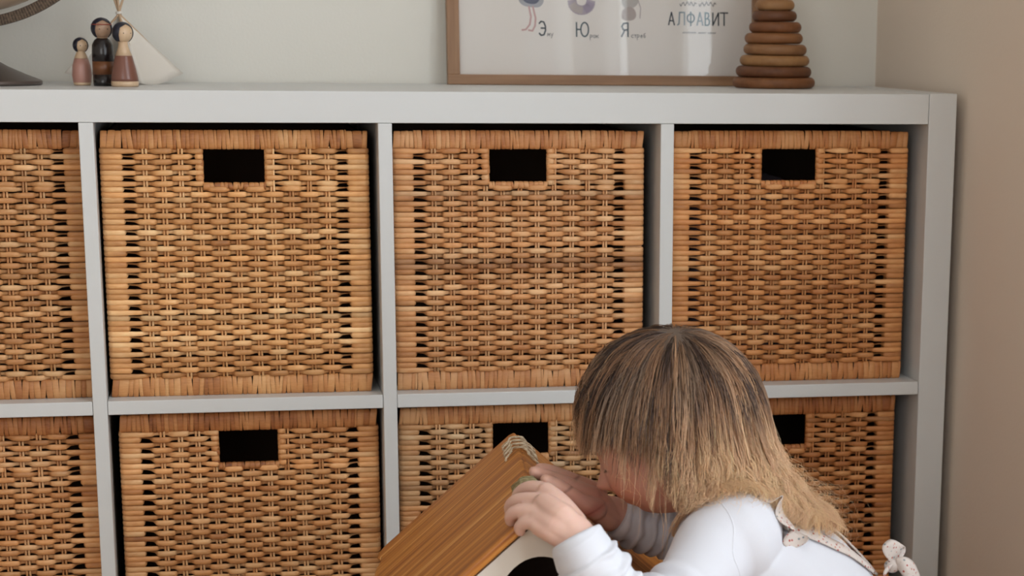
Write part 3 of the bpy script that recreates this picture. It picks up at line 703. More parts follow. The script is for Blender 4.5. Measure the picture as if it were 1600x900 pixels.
# gables and walls
H0 = Vector((FR.x, FR.y, 0)); hb = house.location
def hp(l, x, z): v = H0 + RDG * l - NLF * x; return (v.x - hb.x, v.y - hb.y, z)   # x to the right, z up
def gable(l0, l1, name, arch):
    zr = FR.z - 0.0115 / math.cos(AL) - 0.0005; hw = 0.128; ze = zr - hw * math.tan(AL)
    out = [(-hw, 0.001), (-hw, ze), (0, zr), (hw, ze), (hw, 0.001)]
    V, F = [], []
    if arch:
        ax, az, rw, rh = arch
        N_ = 24
        inner = [(ax - rw, 0.05)] + [(ax - rw * math.cos(a), az + rh * math.sin(a)) for a in np.linspace(0, math.pi, N_)] + [(ax + rw, 0.05)]
        # bridge the outline and the arch
        import mathutils
        loops = [[Vector((x, z, 0)) for x, z in out], [Vector((x, z, 0)) for x, z in inner][::-1]]
        tris = mathutils.geometry.tessellate_polygon(loops); pts = out + inner[::-1]
        n = len(pts)
        V = [hp(l0, x, z) for x, z in pts] + [hp(l1, x, z) for x, z in pts]
        F = [tuple(t) for t in tris] + [tuple(i + n for i in t[::-1]) for t in tris]
        no = len(out)
        F += [(i, (i + 1) % no, (i + 1) % no + n, i + n) for i in range(no)]
        k = len(inner); F += [(no + i, no + (i + 1) % k, no + (i + 1) % k + n, no + i + n) for i in range(k)]
    else:
        V = [hp(l0, x, z) for x, z in out] + [hp(l1, x, z) for x, z in out]; n = 5
        F = [tuple(range(5)), tuple(range(9, 4, -1))] + [(i, (i + 1) % 5, (i + 1) % 5 + n, i + n) for i in range(5)]
    bm = bmesh.new(); vs = [bm.verts.new(v) for v in V]; bm.verts.ensure_lookup_table()
    for f in F: bm.faces.new([vs[i] for i in f])
    bmesh.ops.recalc_face_normals(bm, faces=bm.faces)
    return bm_obj(name, bm, M_WHITEP, house)
gable(RL - 0.016, RL - 0.006, 'front_gable', (0.005, 0.289, 0.045, 0.06))
gable(0.012, 0.022, 'rear_gable', None).data.materials[0] = M_SHADE_WOOD
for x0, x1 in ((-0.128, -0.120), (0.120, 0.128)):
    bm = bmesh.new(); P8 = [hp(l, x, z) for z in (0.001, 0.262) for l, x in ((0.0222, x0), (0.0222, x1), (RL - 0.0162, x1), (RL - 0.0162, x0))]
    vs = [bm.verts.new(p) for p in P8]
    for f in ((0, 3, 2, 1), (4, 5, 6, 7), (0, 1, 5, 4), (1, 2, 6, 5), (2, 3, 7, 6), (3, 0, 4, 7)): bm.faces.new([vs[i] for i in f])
    bmesh.ops.recalc_face_normals(bm, faces=bm.faces); bm_obj('side_wall', bm, M_SHADE_WOOD, house)
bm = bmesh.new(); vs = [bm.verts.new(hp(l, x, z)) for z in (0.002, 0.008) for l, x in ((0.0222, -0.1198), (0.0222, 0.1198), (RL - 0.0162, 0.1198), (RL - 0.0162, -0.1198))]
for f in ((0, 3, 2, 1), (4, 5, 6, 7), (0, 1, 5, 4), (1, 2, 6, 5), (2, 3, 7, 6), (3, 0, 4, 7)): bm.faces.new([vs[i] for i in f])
bm_obj('house_floor', bm, M_SHADE_WOOD, house)
# twine lashings over the ridge
M_TWINE = grain('jute_twine', (0.42, 0.31, 0.19), (0.80, 0.68, 0.50), 'X', 400, 0.5, 0.9, 0.6)
M_TWINE2 = grain('jute_twine_green', (0.20, 0.16, 0.07), (0.40, 0.33, 0.18), 'X', 400, 0.5, 0.9, 0.6)
def on_roof(side, s, l, o):
    dn = (NLF * side) * math.cos(AL) - Vector((0, 0, 1)) * math.sin(AL); nm = (NLF * side) * math.sin(AL) + Vector((0, 0, 1)) * math.cos(AL)
    return np.array(FR + dn * s + RDG * l + nm * o - hb)
for nm_, l0, dl, n_, mat_, sl, sr in (('twine_lashing', 0.046, 0.0190, 4, M_TWINE, 0.019, 0.026), ('twine_lashing', 0.262, 0.0085, 5, M_TWINE2, 0.019, 0.030)):
    parts = []; r = np.random.default_rng(int(l0 * 1000))
    for i in range(n_):
        l = l0 + dl * i; sk = 0.016 + r.normal(0, .005); lift = 0.0022
        for sgn in (1, -1):
            a0 = l - sgn * sk * .5
            pts = [on_roof(1, sl, a0, -0.001), on_roof(1, sl * .92, a0 + .001, lift), on_roof(1, sl * .5, a0 + sgn * sk * .3, lift * 1.2), on_roof(1, 0.0045, a0 + sgn * sk * .5, lift * 1.8),
                   on_roof(-1, 0.0045, a0 + sgn * sk * .7, lift * 1.8), on_roof(-1, sr * .5, a0 + sgn * sk, lift * 1.2), on_roof(-1, sr * .92, a0 + sgn * sk * 1.2, lift), on_roof(-1, sr, a0 + sgn * sk * 1.25, -0.001)]
            c = catmull(pts, 10); k = len(c)
            for ph in (0, math.pi):        # two plies twisted
                tt = np.arange(k) / 2.2 + ph
                off2 = np.c_[0.0006 * np.cos(tt), 0.0009 * np.sin(tt), 0.0006 * np.cos(tt + 1)]
                parts.append(sweep(c + off2, 0.00085, 6, up=(0.1, 1, 0.1)))
    V, F = join_vf(parts); mesh_obj(nm_, V, F, mat_, house)

# ------------------------------------------------------------------ the child
Q = np.array((0.9388, -0.5800, 0.4462)); EX = np.array([0.977, -0.213, 0.0]); EY = np.array([0.213, 0.977, 0.0]); EZ = np.array([0.0, 0.0, 1.0])
TILT = math.radians(28); YAW = math.radians(5)
fwd0 = -math.cos(TILT) * EX - math.sin(TILT) * EZ
upv = math.cos(TILT) * EZ - math.sin(TILT) * EX
lat0 = -EY                                                   # the child's left, towards the camera
FW = math.cos(YAW) * fwd0 - math.sin(YAW) * lat0; LT = math.cos(YAW) * lat0 + math.sin(YAW) * fwd0
def HW(x, y, z):      # head frame (mm) -> world (m)
    return Q + (x * FW + y * LT + z * upv) * 0.001
HM = np.stack([FW, LT, upv], 1)
def to_head(P): return (P - Q) @ HM * 1000

kid = thing('child', 'child with long blonde hair in white shirt and floral straps, leaning over toy house', 'person', (1.09, -0.60, 0))
KL = np.array(kid.location)
def ball(c, r, sc=(1, 1, 1), n=20, m=14):
    V = [(c[0] + r * sc[0] * math.sin(math.pi * j / m) * math.cos(2 * math.pi * i / n), c[1] + r * sc[1] * math.sin(math.pi * j / m) * math.sin(2 * math.pi * i / n), c[2] + r * sc[2] * math.cos(math.pi * j / m)) for j in range(1, m) for i in range(n)]
    V += [(c[0], c[1], c[2] + r * sc[2]), (c[0], c[1], c[2] - r * sc[2])]; t_, b_ = len(V) - 2, len(V) - 1
    F = [((j) * n + i, (j + 1) * n + i, (j + 1) * n + (i + 1) % n, j * n + (i + 1) % n) for j in range(m - 2) for i in range(n)]
    F += [(t_, i, (i + 1) % n) for i in range(n)] + [(b_, (m - 2) * n + (i + 1) % n, (m - 2) * n + i) for i in range(n)]
    return V, F
def limb(pts, rad, flat=1.0, up=(0, 0, 1), per=6, nside=20):
    """smooth tapered limb with round ends"""
    P = catmull(pts, per); R = np.interp(np.linspace(0, len(pts) - 1, len(P)), range(len(pts)), rad)
    # round caps
    def cap(p, d, r): return [p + d * r * math.sin(a) for a in (0.5, 0.9, 1.2, 1.45)], [r * math.cos(a) for a in (0.5, 0.9, 1.2, 1.45)]
    d0 = P[0] - P[1]; d0 /= np.linalg.norm(d0); d1 = P[-1] - P[-2]; d1 /= np.linalg.norm(d1)
    a, ar = cap(P[0], d0, R[0] * min(1, flat)); c, cr = cap(P[-1], d1, R[-1] * min(1, flat)); s = R[0]; e = R[-1]
    ar = [s * math.cos(x) for x in (0.5, 0.9, 1.2, 1.45)]; cr = [e * math.cos(x) for x in (0.5, 0.9, 1.2, 1.45)]
    P2 = np.vstack([a[::-1], P, c]); R2 = np.r_[ar[::-1], R, cr]
    return sweep(P2, R2, nside, flat, up)
def remesh(parts, voxel, smooth, name, mat, parent, factor=0.5):
    V, F = join_vf(parts); me = bpy.data.meshes.new('tmp'); me.from_pydata([tuple(v) for v in V], [], F); me.update()
    bm = bmesh.new(); bm.from_mesh(me); bmesh.ops.recalc_face_normals(bm, faces=bm.faces); bm.to_mesh(me); bm.free()
    o = bpy.data.objects.new('tmp', me); COL.objects.link(o)
    md = o.modifiers.new('r', 'REMESH'); md.mode = 'VOXEL'; md.voxel_size = voxel
    if smooth: md2 = o.modifiers.new('s', 'SMOOTH'); md2.factor = factor; md2.iterations = smooth
    dg = bpy.context.evaluated_depsgraph_get(); dg.update(); m2 = bpy.data.meshes.new_from_object(o.evaluated_get(dg)); bpy.data.objects.remove(o); bpy.data.meshes.remove(me)
    n = len(m2.vertices); co = np.empty(n * 3, np.float32); m2.vertices.foreach_get('co', co); co = co.reshape(-1, 3).astype(float)
    m2.name = name; m2.materials.clear(); m2.materials.append(mat)
    m2.polygons.foreach_set('use_smooth', [True] * len(m2.polygons))
    o2 = bpy.data.objects.new(name, m2); link(o2, parent); o2.matrix_local = Matrix.Translation(parent.location).inverted()
    return o2, co
def normals(me):
    n = np.empty(len(me.vertices) * 3, np.float32); me.vertices.foreach_get('normal', n); return n.reshape(-1, 3).astype(float)
def setco(me, co): me.vertices.foreach_set('co', co.astype(np.float32).ravel()); me.update()

# --- head
def head_vf():
    n, m = 150, 110; th = (np.arange(1, m) / m) * math.pi; ph = np.arange(n) / n * 2 * math.pi
    T, Pp = np.meshgrid(th, ph, indexing='ij'); D = np.stack([np.sin(T) * np.cos(Pp), np.sin(T) * np.sin(Pp), np.cos(T)], -1).reshape(-1, 3)
    D = np.vstack([D, [[0, 0, 1], [0, 0, -1]]])
    def ray_ell(c, a):
        c = np.array(c, float); a = np.array(a, float); d = D / a; o = -c / a
        A = (d * d).sum(1); B_ = 2 * (d * o).sum(1); C_ = (o * o).sum() - 1; disc = np.maximum(B_ * B_ - 4 * A * C_, 0)
        return (-B_ + np.sqrt(disc)) / (2 * A)
    r1 = ray_ell((0, 0, 14), (83, 70, 82)); r2 = ray_ell((22, 0, -22), (58, 51, 54)); r3 = ray_ell((10, 0, -6), (70, 60, 58))
    k = 9.0; R = np.log(np.exp(r1 / k) + np.exp(r2 / k) + np.exp(r3 / k)) * k - 2.5
    P = D * R[:, None]
    fr = np.clip((D[:, 0] - 0.15) / 0.3, 0, 1)
    def g(y, z, sy, sz, h, both=False):
        a = np.exp(-((P[:, 1] - y) ** 2 / (2 * sy * sy) + (P[:, 2] - z) ** 2 / (2 * sz * sz)))
        if both: a = a + np.exp(-((P[:, 1] + y) ** 2 / (2 * sy * sy) + (P[:, 2] - z) ** 2 / (2 * sz * sz)))
        return h * a * fr
    dx = (g(0, -17, 5.5, 6, 13) + g(0, -6, 4.5, 9, 5) + g(7.5, -20, 4, 4, 4.5, True) + g(0, -34, 11, 3.2, 4.8) + g(0, -43, 10, 3.2, 4.6) - g(0, -38.6, 14, 1.3, 2.8)
          + g(0, -61, 13, 9, 5) - g(0, -50, 12, 3.5, 2.0) - g(19, 4, 9, 7, 5.5, True) + g(20, 1, 7, 4.5, 3.2, True) + g(30, -26, 14, 13, 5, True) + g(0, 24, 30, 10, 2) - g(0, -27, 3, 3, 1.5)
          - g(20, -2.2, 8, 0.8, 1.2, True))
    P[:, 0] += dx
    V = np.array([HW(*p) for p in P])
    n_ = n; F = [(j * n_ + i, (j + 1) * n_ + i, (j + 1) * n_ + (i + 1) % n_, j * n_ + (i + 1) % n_) for j in range(m - 2) for i in range(n_)]
    t_, b_ = len(V) - 2, len(V) - 1
    F += [(t_, i, (i + 1) % n_) for i in range(n_)] + [(b_, (m - 2) * n_ + (i + 1) % n_, (m - 2) * n_ + i) for i in range(n_)]
    return V.tolist(), F
parts = [head_vf()]
for sy in (1, -1):                     # ears
    e, f = ball((0, 0, 0), 1, (9, 4, 16)); parts.append(([tuple(HW(-6 + x - 0.25 * z * 0, sy * (69 + y + 0.25 * (-x)), -8 + z)) for x, y, z in e], f))
    pts = [HW(-6 + 9 * math.cos(a), sy * (74), -6 + 16 * math.sin(a)) for a in np.linspace(-1.9, 2.4, 14)[::1]]
    parts.append(sweep(np.array(pts), 0.0028, 8, up=LT))
# neck
parts.append(limb([HW(-22, 0, -38), HW(-30, 0, -62), np.array((0.9779, -0.5885, 0.3679)), np.array((0.9975, -0.5928, 0.3347))], [0.036, 0.031, 0.031, 0.036], 1.0, EY))
UPT = 0.63 * EX + 0.77 * EZ
TOR = [np.array(p) for p in ((0.9832, -0.5897, 0.3513), (1.0094, -0.5954, 0.3160), (1.0595, -0.6063, 0.2780), (1.0996, -0.6151, 0.2203), (1.1191, -0.6142, 0.1566))]
parts.append(limb(TOR, [0.045, 0.080, 0.085, 0.085, 0.080], 0.62, UPT))
# arms: near (left) and far (right)
near = [np.array(p) for p in ((0.9660, -0.6678, 0.3460), (0.9212, -0.7092, 0.3147), (0.8610, -0.7421, 0.2949), (0.8254, -0.7416, 0.3493), (0.8068, -0.7293, 0.3797))]
far = [np.array(p) for p in ((1.0066, -0.5129, 0.3397), (0.9781, -0.5016, 0.3263), (0.9473, -0.5000, 0.3223), (0.9154, -0.5033, 0.3319), (0.8839, -0.5066, 0.3463))]
parts.append(limb(near, [0.030, 0.027, 0.024, 0.022, 0.0185], 1.0)); parts.append(limb(far, [0.026, 0.022, 0.020, 0.0185, 0.0175], 1.0))
# near hand: palm over the ridge, fingers folded down the left slope
wr = near[-1]
def chain(pts, rad, flat=1.0, up=(0, 0, 1)): parts.append(limb([np.array(p) for p in pts], rad, flat, up, 5, 14))
chain([(0.8088, -0.7318, 0.3765), (0.7946, -0.7226, 0.3909), (0.7829, -0.7046, 0.4008)], [0.0165, 0.0182, 0.0140], 0.80, (0.1, 0.9, 0.4))
chain([(0.8077, -0.7203, 0.3849), (0.7978, -0.7028, 0.3999), (0.7883, -0.6854, 0.4101)], [0.0148, 0.0122, 0.0092], 1)
chain([(0.8038, -0.7328, 0.3782), (0.7893, -0.7255, 0.3856), (0.7768, -0.7125, 0.3905)], [0.0148, 0.0135, 0.0100], 1)
chain([(0.8012, -0.7342, 0.3731), (0.7863, -0.7289, 0.3798), (0.7756, -0.7205, 0.3837)], [0.0115, 0.0100, 0.0085], 1)
chain([(0.7958, -0.6921, 0.4013), (0.7867, -0.6799, 0.4102), (0.7744, -0.6629, 0.4088), (0.7669, -0.6500, 0.4007), (0.7645, -0.6443, 0.3913)], [0.0092, 0.0080, 0.0074, 0.0066, 0.0058])
chain([(0.7887, -0.7059, 0.3966), (0.7783, -0.6944, 0.4031), (0.7634, -0.6789, 0.4008), (0.7567, -0.6693, 0.3945), (0.7560, -0.6650, 0.3873)], [0.0096, 0.0082, 0.0075, 0.0066, 0.0058])
chain([(0.7860, -0.7156, 0.3915), (0.7750, -0.7081, 0.3951), (0.7609, -0.6968, 0.3943), (0.7540, -0.6891, 0.3891), (0.7539, -0.6850, 0.3826)], [0.0096, 0.0081, 0.0074, 0.0066, 0.0058])
chain([(0.7838, -0.7222, 0.3845), (0.7737, -0.7170, 0.3867), (0.7650, -0.7100, 0.3860), (0.7597, -0.7047, 0.3813), (0.7605, -0.7028, 0.3765)], [0.0088, 0.0073, 0.0066, 0.0058, 0.0053])
chain([(0.8056, -0.7147, 0.3868), (0.8025, -0.6885, 0.3953), (0.7977, -0.6721, 0.4006), (0.7930, -0.6628, 0.4038)], [0.0105, 0.0086, 0.0072, 0.0060])
# far hand: laid flat on the right slope, fingertips on the ridge
chain([(0.8855, -0.5090, 0.3440), (0.8706, -0.5160, 0.3591), (0.8515, -0.5251, 0.3734)], [0.0165, 0.0180, 0.0140], 0.62, (0.66, -0.06, 0.75))
chain([(0.8789, -0.5157, 0.3403), (0.8620, -0.5264, 0.3550), (0.8467, -0.5374, 0.3667)], [0.0140, 0.0125, 0.0100], 0.9)
chain([(0.8601, -0.5260, 0.3685), (0.8368, -0.5373, 0.3818), (0.8148, -0.5468, 0.3933), (0.8028, -0.5524, 0.3988), (0.7959, -0.5550, 0.4022)], [0.0105, 0.0082, 0.0074, 0.0068, 0.0060])
chain([(0.8641, -0.5146, 0.3706), (0.8426, -0.5222, 0.3838), (0.8240, -0.5304, 0.3936), (0.8106, -0.5357, 0.3998), (0.8042, -0.5384, 0.4019)], [0.0105, 0.0080, 0.0074, 0.0066, 0.0058])
chain([(0.8684, -0.5053, 0.3685), (0.8518, -0.5078, 0.3785), (0.8362, -0.5126, 0.3854), (0.8249, -0.5163, 0.3899), (0.8178, -0.5188, 0.3934)], [0.0100, 0.0078, 0.0070, 0.0062, 0.0055])
chain([(0.8728, -0.4960, 0.3650), (0.8607, -0.4954, 0.3735), (0.8479, -0.4988, 0.3787), (0.8407, -0.5013, 0.3816)], [0.0090, 0.0070, 0.0062, 0.0052])
chain([(0.8623, -0.5326, 0.3563), (0.8428, -0.5488, 0.3687), (0.8240, -0.5631, 0.3845), (0.8114, -0.5686, 0.3933), (0.8051, -0.5713, 0.3968)], [0.0125, 0.0090, 0.0078, 0.0072, 0.0062])
# legs: kneeling, mostly below the picture
for sy in (-0.055, 0.060):
    h = TOR[-1] + EY * sy + np.array([-0.02, 0, -0.03]); kn = np.array([1.03, h[1] - 0.01, 0.052]); an = np.array([1.20, h[1] + 0.01, 0.036]); to = np.array([1.275, h[1] + 0.012, 0.020])
    parts.append(limb([h, (h + kn) / 2 + np.array([0, 0, 0.01]), kn], [0.056, 0.050, 0.042])); parts.append(limb([kn, (kn + an) / 2 + np.array([0, 0, 0.004]), an], [0.042, 0.040, 0.026])); parts.append(limb([an, (an + to) / 2, to], [0.026, 0.022, 0.015], 0.8))
M_SKIN, nt, b, N, L = newmat('skin')
b.inputs['Roughness'].default_value = 0.48; b.inputs['Subsurface Weight'].default_value = 0.18
b.inputs['Subsurface Radius'].default_value = (0.010, 0.0035, 0.0015); b.inputs['Subsurface Scale'].default_value = 0.6
at = N('ShaderNodeAttribute'); at.attribute_name = 'tone'; L(at.outputs['Color'], b.inputs['Base Color'])
tc = N('ShaderNodeTexCoord'); n = N('ShaderNodeTexNoise'); n.inputs['Scale'].default_value = 420; L(tc.outputs['Object'], n.inputs['Vector'])
bp = N('ShaderNodeBump'); bp.inputs['Strength'].default_value = 0.12; bp.inputs['Distance'].default_value = 0.0005; L(n.outputs['Fac'], bp.inputs['Height']); L(bp.outputs['Normal'], b.inputs['Normal'])
body, bco = remesh(parts, 0.00150, 4, 'body', M_SKIN, kid)
print('BODY verts', len(bco))
hl = to_head(bco)
tone = np.tile(np.array([0.72, 0.455, 0.365]), (len(bco), 1))
def blend(c, w): 
    global tone
    tone = tone * (1 - w[:, None]) + np.array(c) * w[:, None]
inhead = (np.abs(hl[:, 1]) < 90) & (hl[:, 2] > -85) & (hl[:, 0] > -100)
hw_ = inhead.astype(float)
gs = lambda y, z, sy, sz: np.exp(-((np.abs(hl[:, 1]) - y) ** 2 / (2 * sy * sy) + (hl[:, 2] - z) ** 2 / (2 * sz * sz))) * (hl[:, 0] > 35) * hw_
blend((0.60, 0.31, 0.225), hw_ * 0.7)
blend((0.60, 0.22, 0.16), 0.55 * gs(32, -28, 16, 14)); blend((0.50, 0.16, 0.13), 0.75 * gs(0, -38.5, 12, 5)); blend((0.60, 0.25, 0.18), 0.4 * gs(0, -17, 8, 8))
blend((0.16, 0.07, 0.05), 0.65 * gs(20, -2.0, 8, 1.1)); blend((0.38, 0.22, 0.14), 0.5 * gs(22, 17, 11, 2.5)); blend((0.30, 0.08, 0.06), 0.7 * gs(0, -38.7, 12, 0.9))
ca = body.data.color_attributes.new('tone', 'FLOAT_COLOR', 'POINT'); ca.data.foreach_set('color', np.c_[tone, np.ones(len(tone))].astype(np.float32).ravel())
# knuckle reddening on the hands is kept in the tone too
M_EYE = plain('eye_dark', (0.012, 0.010, 0.012), 0.15); M_LASH = plain('eyelash', (0.05, 0.03, 0.02), 0.7)
for sy in (1, -1):
    e, f = ball((0, 0, 0), 1, (3.0, 3.6, 2.2), 16, 10); V = [HW(77.5 + x, sy * (17.5 + y), -0.6 + z) - KL for x, y, z in e]; mesh_obj('eye', V, f, M_EYE, kid)
    ps = []
    for q in range(15):
        u = -8 + 16 * q / 14; x0 = 79.5 - abs(u) * 0.3 - 0.02 * u * u; ps.append(sweep(np.array([HW(x0, sy * (18 + u), 0.5) , HW(x0 + 3.0, sy * (18.5 + u * 1.1), -1.0), HW(x0 + 5.4, sy * (19 + u * 1.2), -2.8)]) - KL, [0.00022, 0.00016, 0.00006], 4))
    V, F = join_vf(ps); mesh_obj('eyelashes', V, F, M_LASH, kid)

# --- shirt
M_SHIRT, nt, b, N, L = newmat('white_jersey')
b.inputs['Base Color'].default_value = (0.70, 0.70, 0.745, 1); b.inputs['Roughness'].default_value = 0.85; b.inputs['Sheen Weight'].default_value = 0.2; b.inputs['Specular IOR Level'].default_value = 0.2
tc = N('ShaderNodeTexCoord'); n = N('ShaderNodeTexNoise'); n.inputs['Scale'].default_value = 900; L(tc.outputs['Object'], n.inputs['Vector'])
bp = N('ShaderNodeBump'); bp.inputs['Strength'].default_value = 0.2; bp.inputs['Distance'].default_value = 0.0004; L(n.outputs['Fac'], bp.inputs['Height']); L(bp.outputs['Normal'], b.inputs['Normal'])
sp = []
sp.append(limb(TOR, [0.050, 0.090, 0.097, 0.098, 0.092], 0.735, UPT, 8, 40))
nearS = [np.array(p) for p in ((0.9815, -0.6569, 0.3519), (0.9578, -0.6701, 0.3405), (0.9212, -0.7092, 0.3135), (0.8610, -0.7421, 0.2924), (0.8229, -0.7420, 0.3476), (0.8083, -0.7317, 0.3765))]
sp.append(limb(nearS[:4], [0.047, 0.043, 0.036, 0.034], 1.0, per=10, nside=32)); 
sp.append(sweep(catmull(nearS[3:], 12), np.interp(np.linspace(0, 2, 25), [0, 1, 1.7, 2], [0.035, 0.0325, 0.0275, 0.0255]), 32))
sp.append(ball(nearS[3], 0.035))
farS = [np.array(p) for p in ((1.0140, -0.5247, 0.3455), (0.9847, -0.5030, 0.3264), (0.9492, -0.5004, 0.3216), (0.9154, -0.5033, 0.3305), (0.8915, -0.5062, 0.3432))]
sp.append(limb(farS[:3], [0.036, 0.031, 0.028], 1.0, per=8, nside=32)); sp.append(ball(farS[2], 0.027))
sp.append(sweep(catmull(farS[2:], 12), np.interp(np.linspace(0, 2, 25), [0, 1, 1.7, 2], [0.027, 0.027, 0.0255, 0.0245]), 32))
sp.append(ball(np.array((0.9958, -0.5924, 0.3615)), 0.052, (0.9, 1.0, 0.75)))
shirt, sco = remesh(sp, 0.0024, 5, 'shirt', M_SHIRT, kid)
sn = normals(shirt.data)
def seg_param(P, A, B_):
    d = B_ - A; L_ = np.linalg.norm(d); t = ((P - A) @ d) / (L_ * L_); q = A + np.clip(t, 0, 1)[:, None] * d; return t * L_, np.linalg.norm(P - q, axis=1)
disp = np.zeros(len(sco))
from mathutils import noise as mnoise
nz = np.array([mnoise.noise(Vector((p[0] * 45, p[1] * 45, p[2] * 45))) for p in sco]); nz2 = np.array([mnoise.noise(Vector((p[0] * 16 + 5, p[1] * 16, p[2] * 16))) for p in sco])
# gathers round the near forearm, a band for the cuff
t1, d1 = seg_param(sco, nearS[5], nearS[3]); L1 = np.linalg.norm(nearS[3] - nearS[5])
w = np.clip((0.045 - d1) / 0.008, 0, 1) * np.clip((t1 - 0.020) / 0.006, 0, 1) * np.clip((L1 + 0.03 - t1) / 0.02, 0, 1)
disp += w * (0.0042 * np.maximum(-0.2, np.sin((t1 + 0.006 * nz + 0.006 * nz2) * 2 * math.pi / 0.0185)) + 0.001 * nz)
groove = np.exp(-((t1 - 0.021) / 0.0016) ** 2) * (d1 < 0.045); disp -= 0.0016 * groove
groove = np.exp(-((t1 - 0.0035) / 0.0016) ** 2) * (d1 < 0.045); disp += 0.0006 * groove
# upper arm folds
t2, d2 = seg_param(sco, nearS[3], nearS[1]); w2 = np.clip((0.055 - d2) / 0.01, 0, 1) * np.clip(t2 / 0.01, 0, 1) * np.clip((0.075 - t2) / 0.03, 0, 1)
disp += w2 * 0.0050 * np.sin((t2 + 0.010 * nz2) * 2 * math.pi / 0.026)
# far sleeve gathers
t3, d3 = seg_param(sco, farS[4], farS[2]); w3 = np.clip((0.045 - d3) / 0.008, 0, 1) * np.clip((t3 - 0.004) / 0.006, 0, 1) * np.clip((0.12 - t3) / 0.02, 0, 1) * (((sco - Q) @ EY) > 0.02)
disp += w3 * 0.0042 * np.sin((t3 + 0.006 * nz) * 2 * math.pi / 0.0145)
disp += 0.0026 * nz2 + 0.0005 * nz
sco2 = sco + sn * disp[:, None]; setco(shirt.data, sco2)
# armhole seam: raised welt following the sleeve join
sbvh = BVHTree.FromPolygons([Vector(v) for v in sco2], [tuple(p.vertices) for p in shirt.data.polygons])
def on_shirt(p, off=0.0):
    loc, nrm, idx, d = sbvh.find_nearest(Vector(p)); n_ = np.array(nrm); return np.array(loc) + n_ * off, n_
seam = catmull([(0.9627, -0.6466, 0.3801), (0.9681, -0.6785, 0.3742), (0.9685, -0.7093, 0.3636), (0.9700, -0.7198, 0.3471), (0.9752, -0.7108, 0.3223)], 12)
sp_ = np.array([on_shirt(p, -0.0004)[0] for p in seam]); V, F = sweep(sp_ - KL, 0.0010, 8); mesh_obj('armhole_seam', V, F, M_SHIRT, kid)
cc_, ax_ = catmull(nearS[3:], 12)[-4], nearS[5] - nearS[4]; ax_ /= np.linalg.norm(ax_)
# --- floral pinafore: straps, frill, bow, skirt
M_FLOR, nt, b, N, L = newmat('ditsy_floral_cotton')
tc = N('ShaderNodeTexCoord'); vo = N('ShaderNodeTexVoronoi'); vo.inputs['Scale'].default_value = 240; L(tc.outputs['Object'], vo.inputs['Vector'])
r = ramp(nt, [(0.24, (1, 1, 1)), (0.34, (0, 0, 0))]); L(vo.outputs['Distance'], r.inputs['Fac'])
hue = N('ShaderNodeSeparateColor'); L(vo.outputs['Color'], hue.inputs[0]); r2 = ramp(nt, [(0.0, (0.52, 0.13, 0.10)), (0.35, (0.66, 0.34, 0.26)), (0.6, (0.30, 0.33, 0.33)), (0.75, (0.72, 0.62, 0.56)), (1, (0.75, 0.68, 0.62))]); r2.color_ramp.interpolation = 'CONSTANT'; L(hue.outputs[0], r2.inputs['Fac'])
mx = N('ShaderNodeMix'); mx.data_type = 'RGBA'; L(r.outputs['Color'], mx.inputs[0]); mx.inputs[6].default_value = (0.77, 0.68, 0.62, 1); L(r2.outputs['Color'], mx.inputs[7]); L(mx.outputs[2], b.inputs['Base Color']); b.inputs['Roughness'].default_value = 0.85
trn = N('ShaderNodeBsdfTranslucent'); L(mx.outputs[2], trn.inputs[0]); ms = N('ShaderNodeMixShader'); ms.inputs[0].default_value = 0.22; L(b.outputs[0], ms.inputs[1]); L(trn.outputs[0], ms.inputs[2]); L(ms.outputs[0], nt.nodes['Material Output'].inputs[0])
def strip(path, widths, nrms, name, ruffle=0, rufl=0.02, cross=7, thick=0.0009, crown=0.0012):
    P = np.asarray(path); n = len(P); t = np.gradient(P, axis=0); t /= np.linalg.norm(t, axis=1)[:, None]; V, F = [], []
    al_ = np.r_[0, np.cumsum(np.linalg.norm(np.diff(P, axis=0), axis=1))]
    for i in range(n):
        s = np.cross(t[i], nrms[i]); s /= np.linalg.norm(s)
        for k in range(cross):
            u = k / (cross - 1) * 2 - 1
            z = crown * (1 - u * u) + ruffle * max(0, (u + 1) / 2) ** 1.2 * math.sin(al_[i] / rufl * 2 * math.pi) 
            V.append(P[i] + s * u * widths[i] / 2 + nrms[i] * z + t[i] * (ruffle * 0.6 * max(0, (u + 1) / 2) * math.cos(al_[i] / rufl * 2 * math.pi)) - KL)
    for i in range(n - 1):
        for k in range(cross - 1): F.append((i * cross + k, i * cross + k + 1, (i + 1) * cross + k + 1, (i + 1) * cross + k))
    o = mesh_obj(name, V, F, M_FLOR, kid); md = o.modifiers.new('s', 'SOLIDIFY'); md.thickness = thick; md.offset = 1; return o
def draped(pts, width, name, off=0.0015, per=12, **kw):
    c = catmull(pts, per); q = [on_shirt(p, off) for p in c]; P = np.array([a for a, _ in q]); Nn = np.array([b_ for _, b_ in q])
    for _ in range(6): P[1:-1] = (P[:-2] + 2 * P[1:-1] + P[2:]) / 4; Nn[1:-1] = (Nn[:-2] + 2 * Nn[1:-1] + Nn[2:]) / 4
    Nn /= np.linalg.norm(Nn, axis=1)[:, None]; w = np.full(len(P), width) if np.isscalar(width) else np.interp(np.linspace(0, 1, len(P)), np.linspace(0, 1, len(width)), width)
    return strip(P, w, Nn, name, **kw)
KN = np.array((1.1542, -0.6270, 0.3069))
draped([(0.9946, -0.6280, 0.3859), (1.0142, -0.6425, 0.3721), (1.0395, -0.6480, 0.3540), (1.0725, -0.6501, 0.3401), (1.1086, -0.6426, 0.3235), (1.1414, -0.6324, 0.3102)], [0.018, 0.019, 0.018, 0.016, 0.014, 0.008], 'near_strap', 0.0022, crown=0.002)
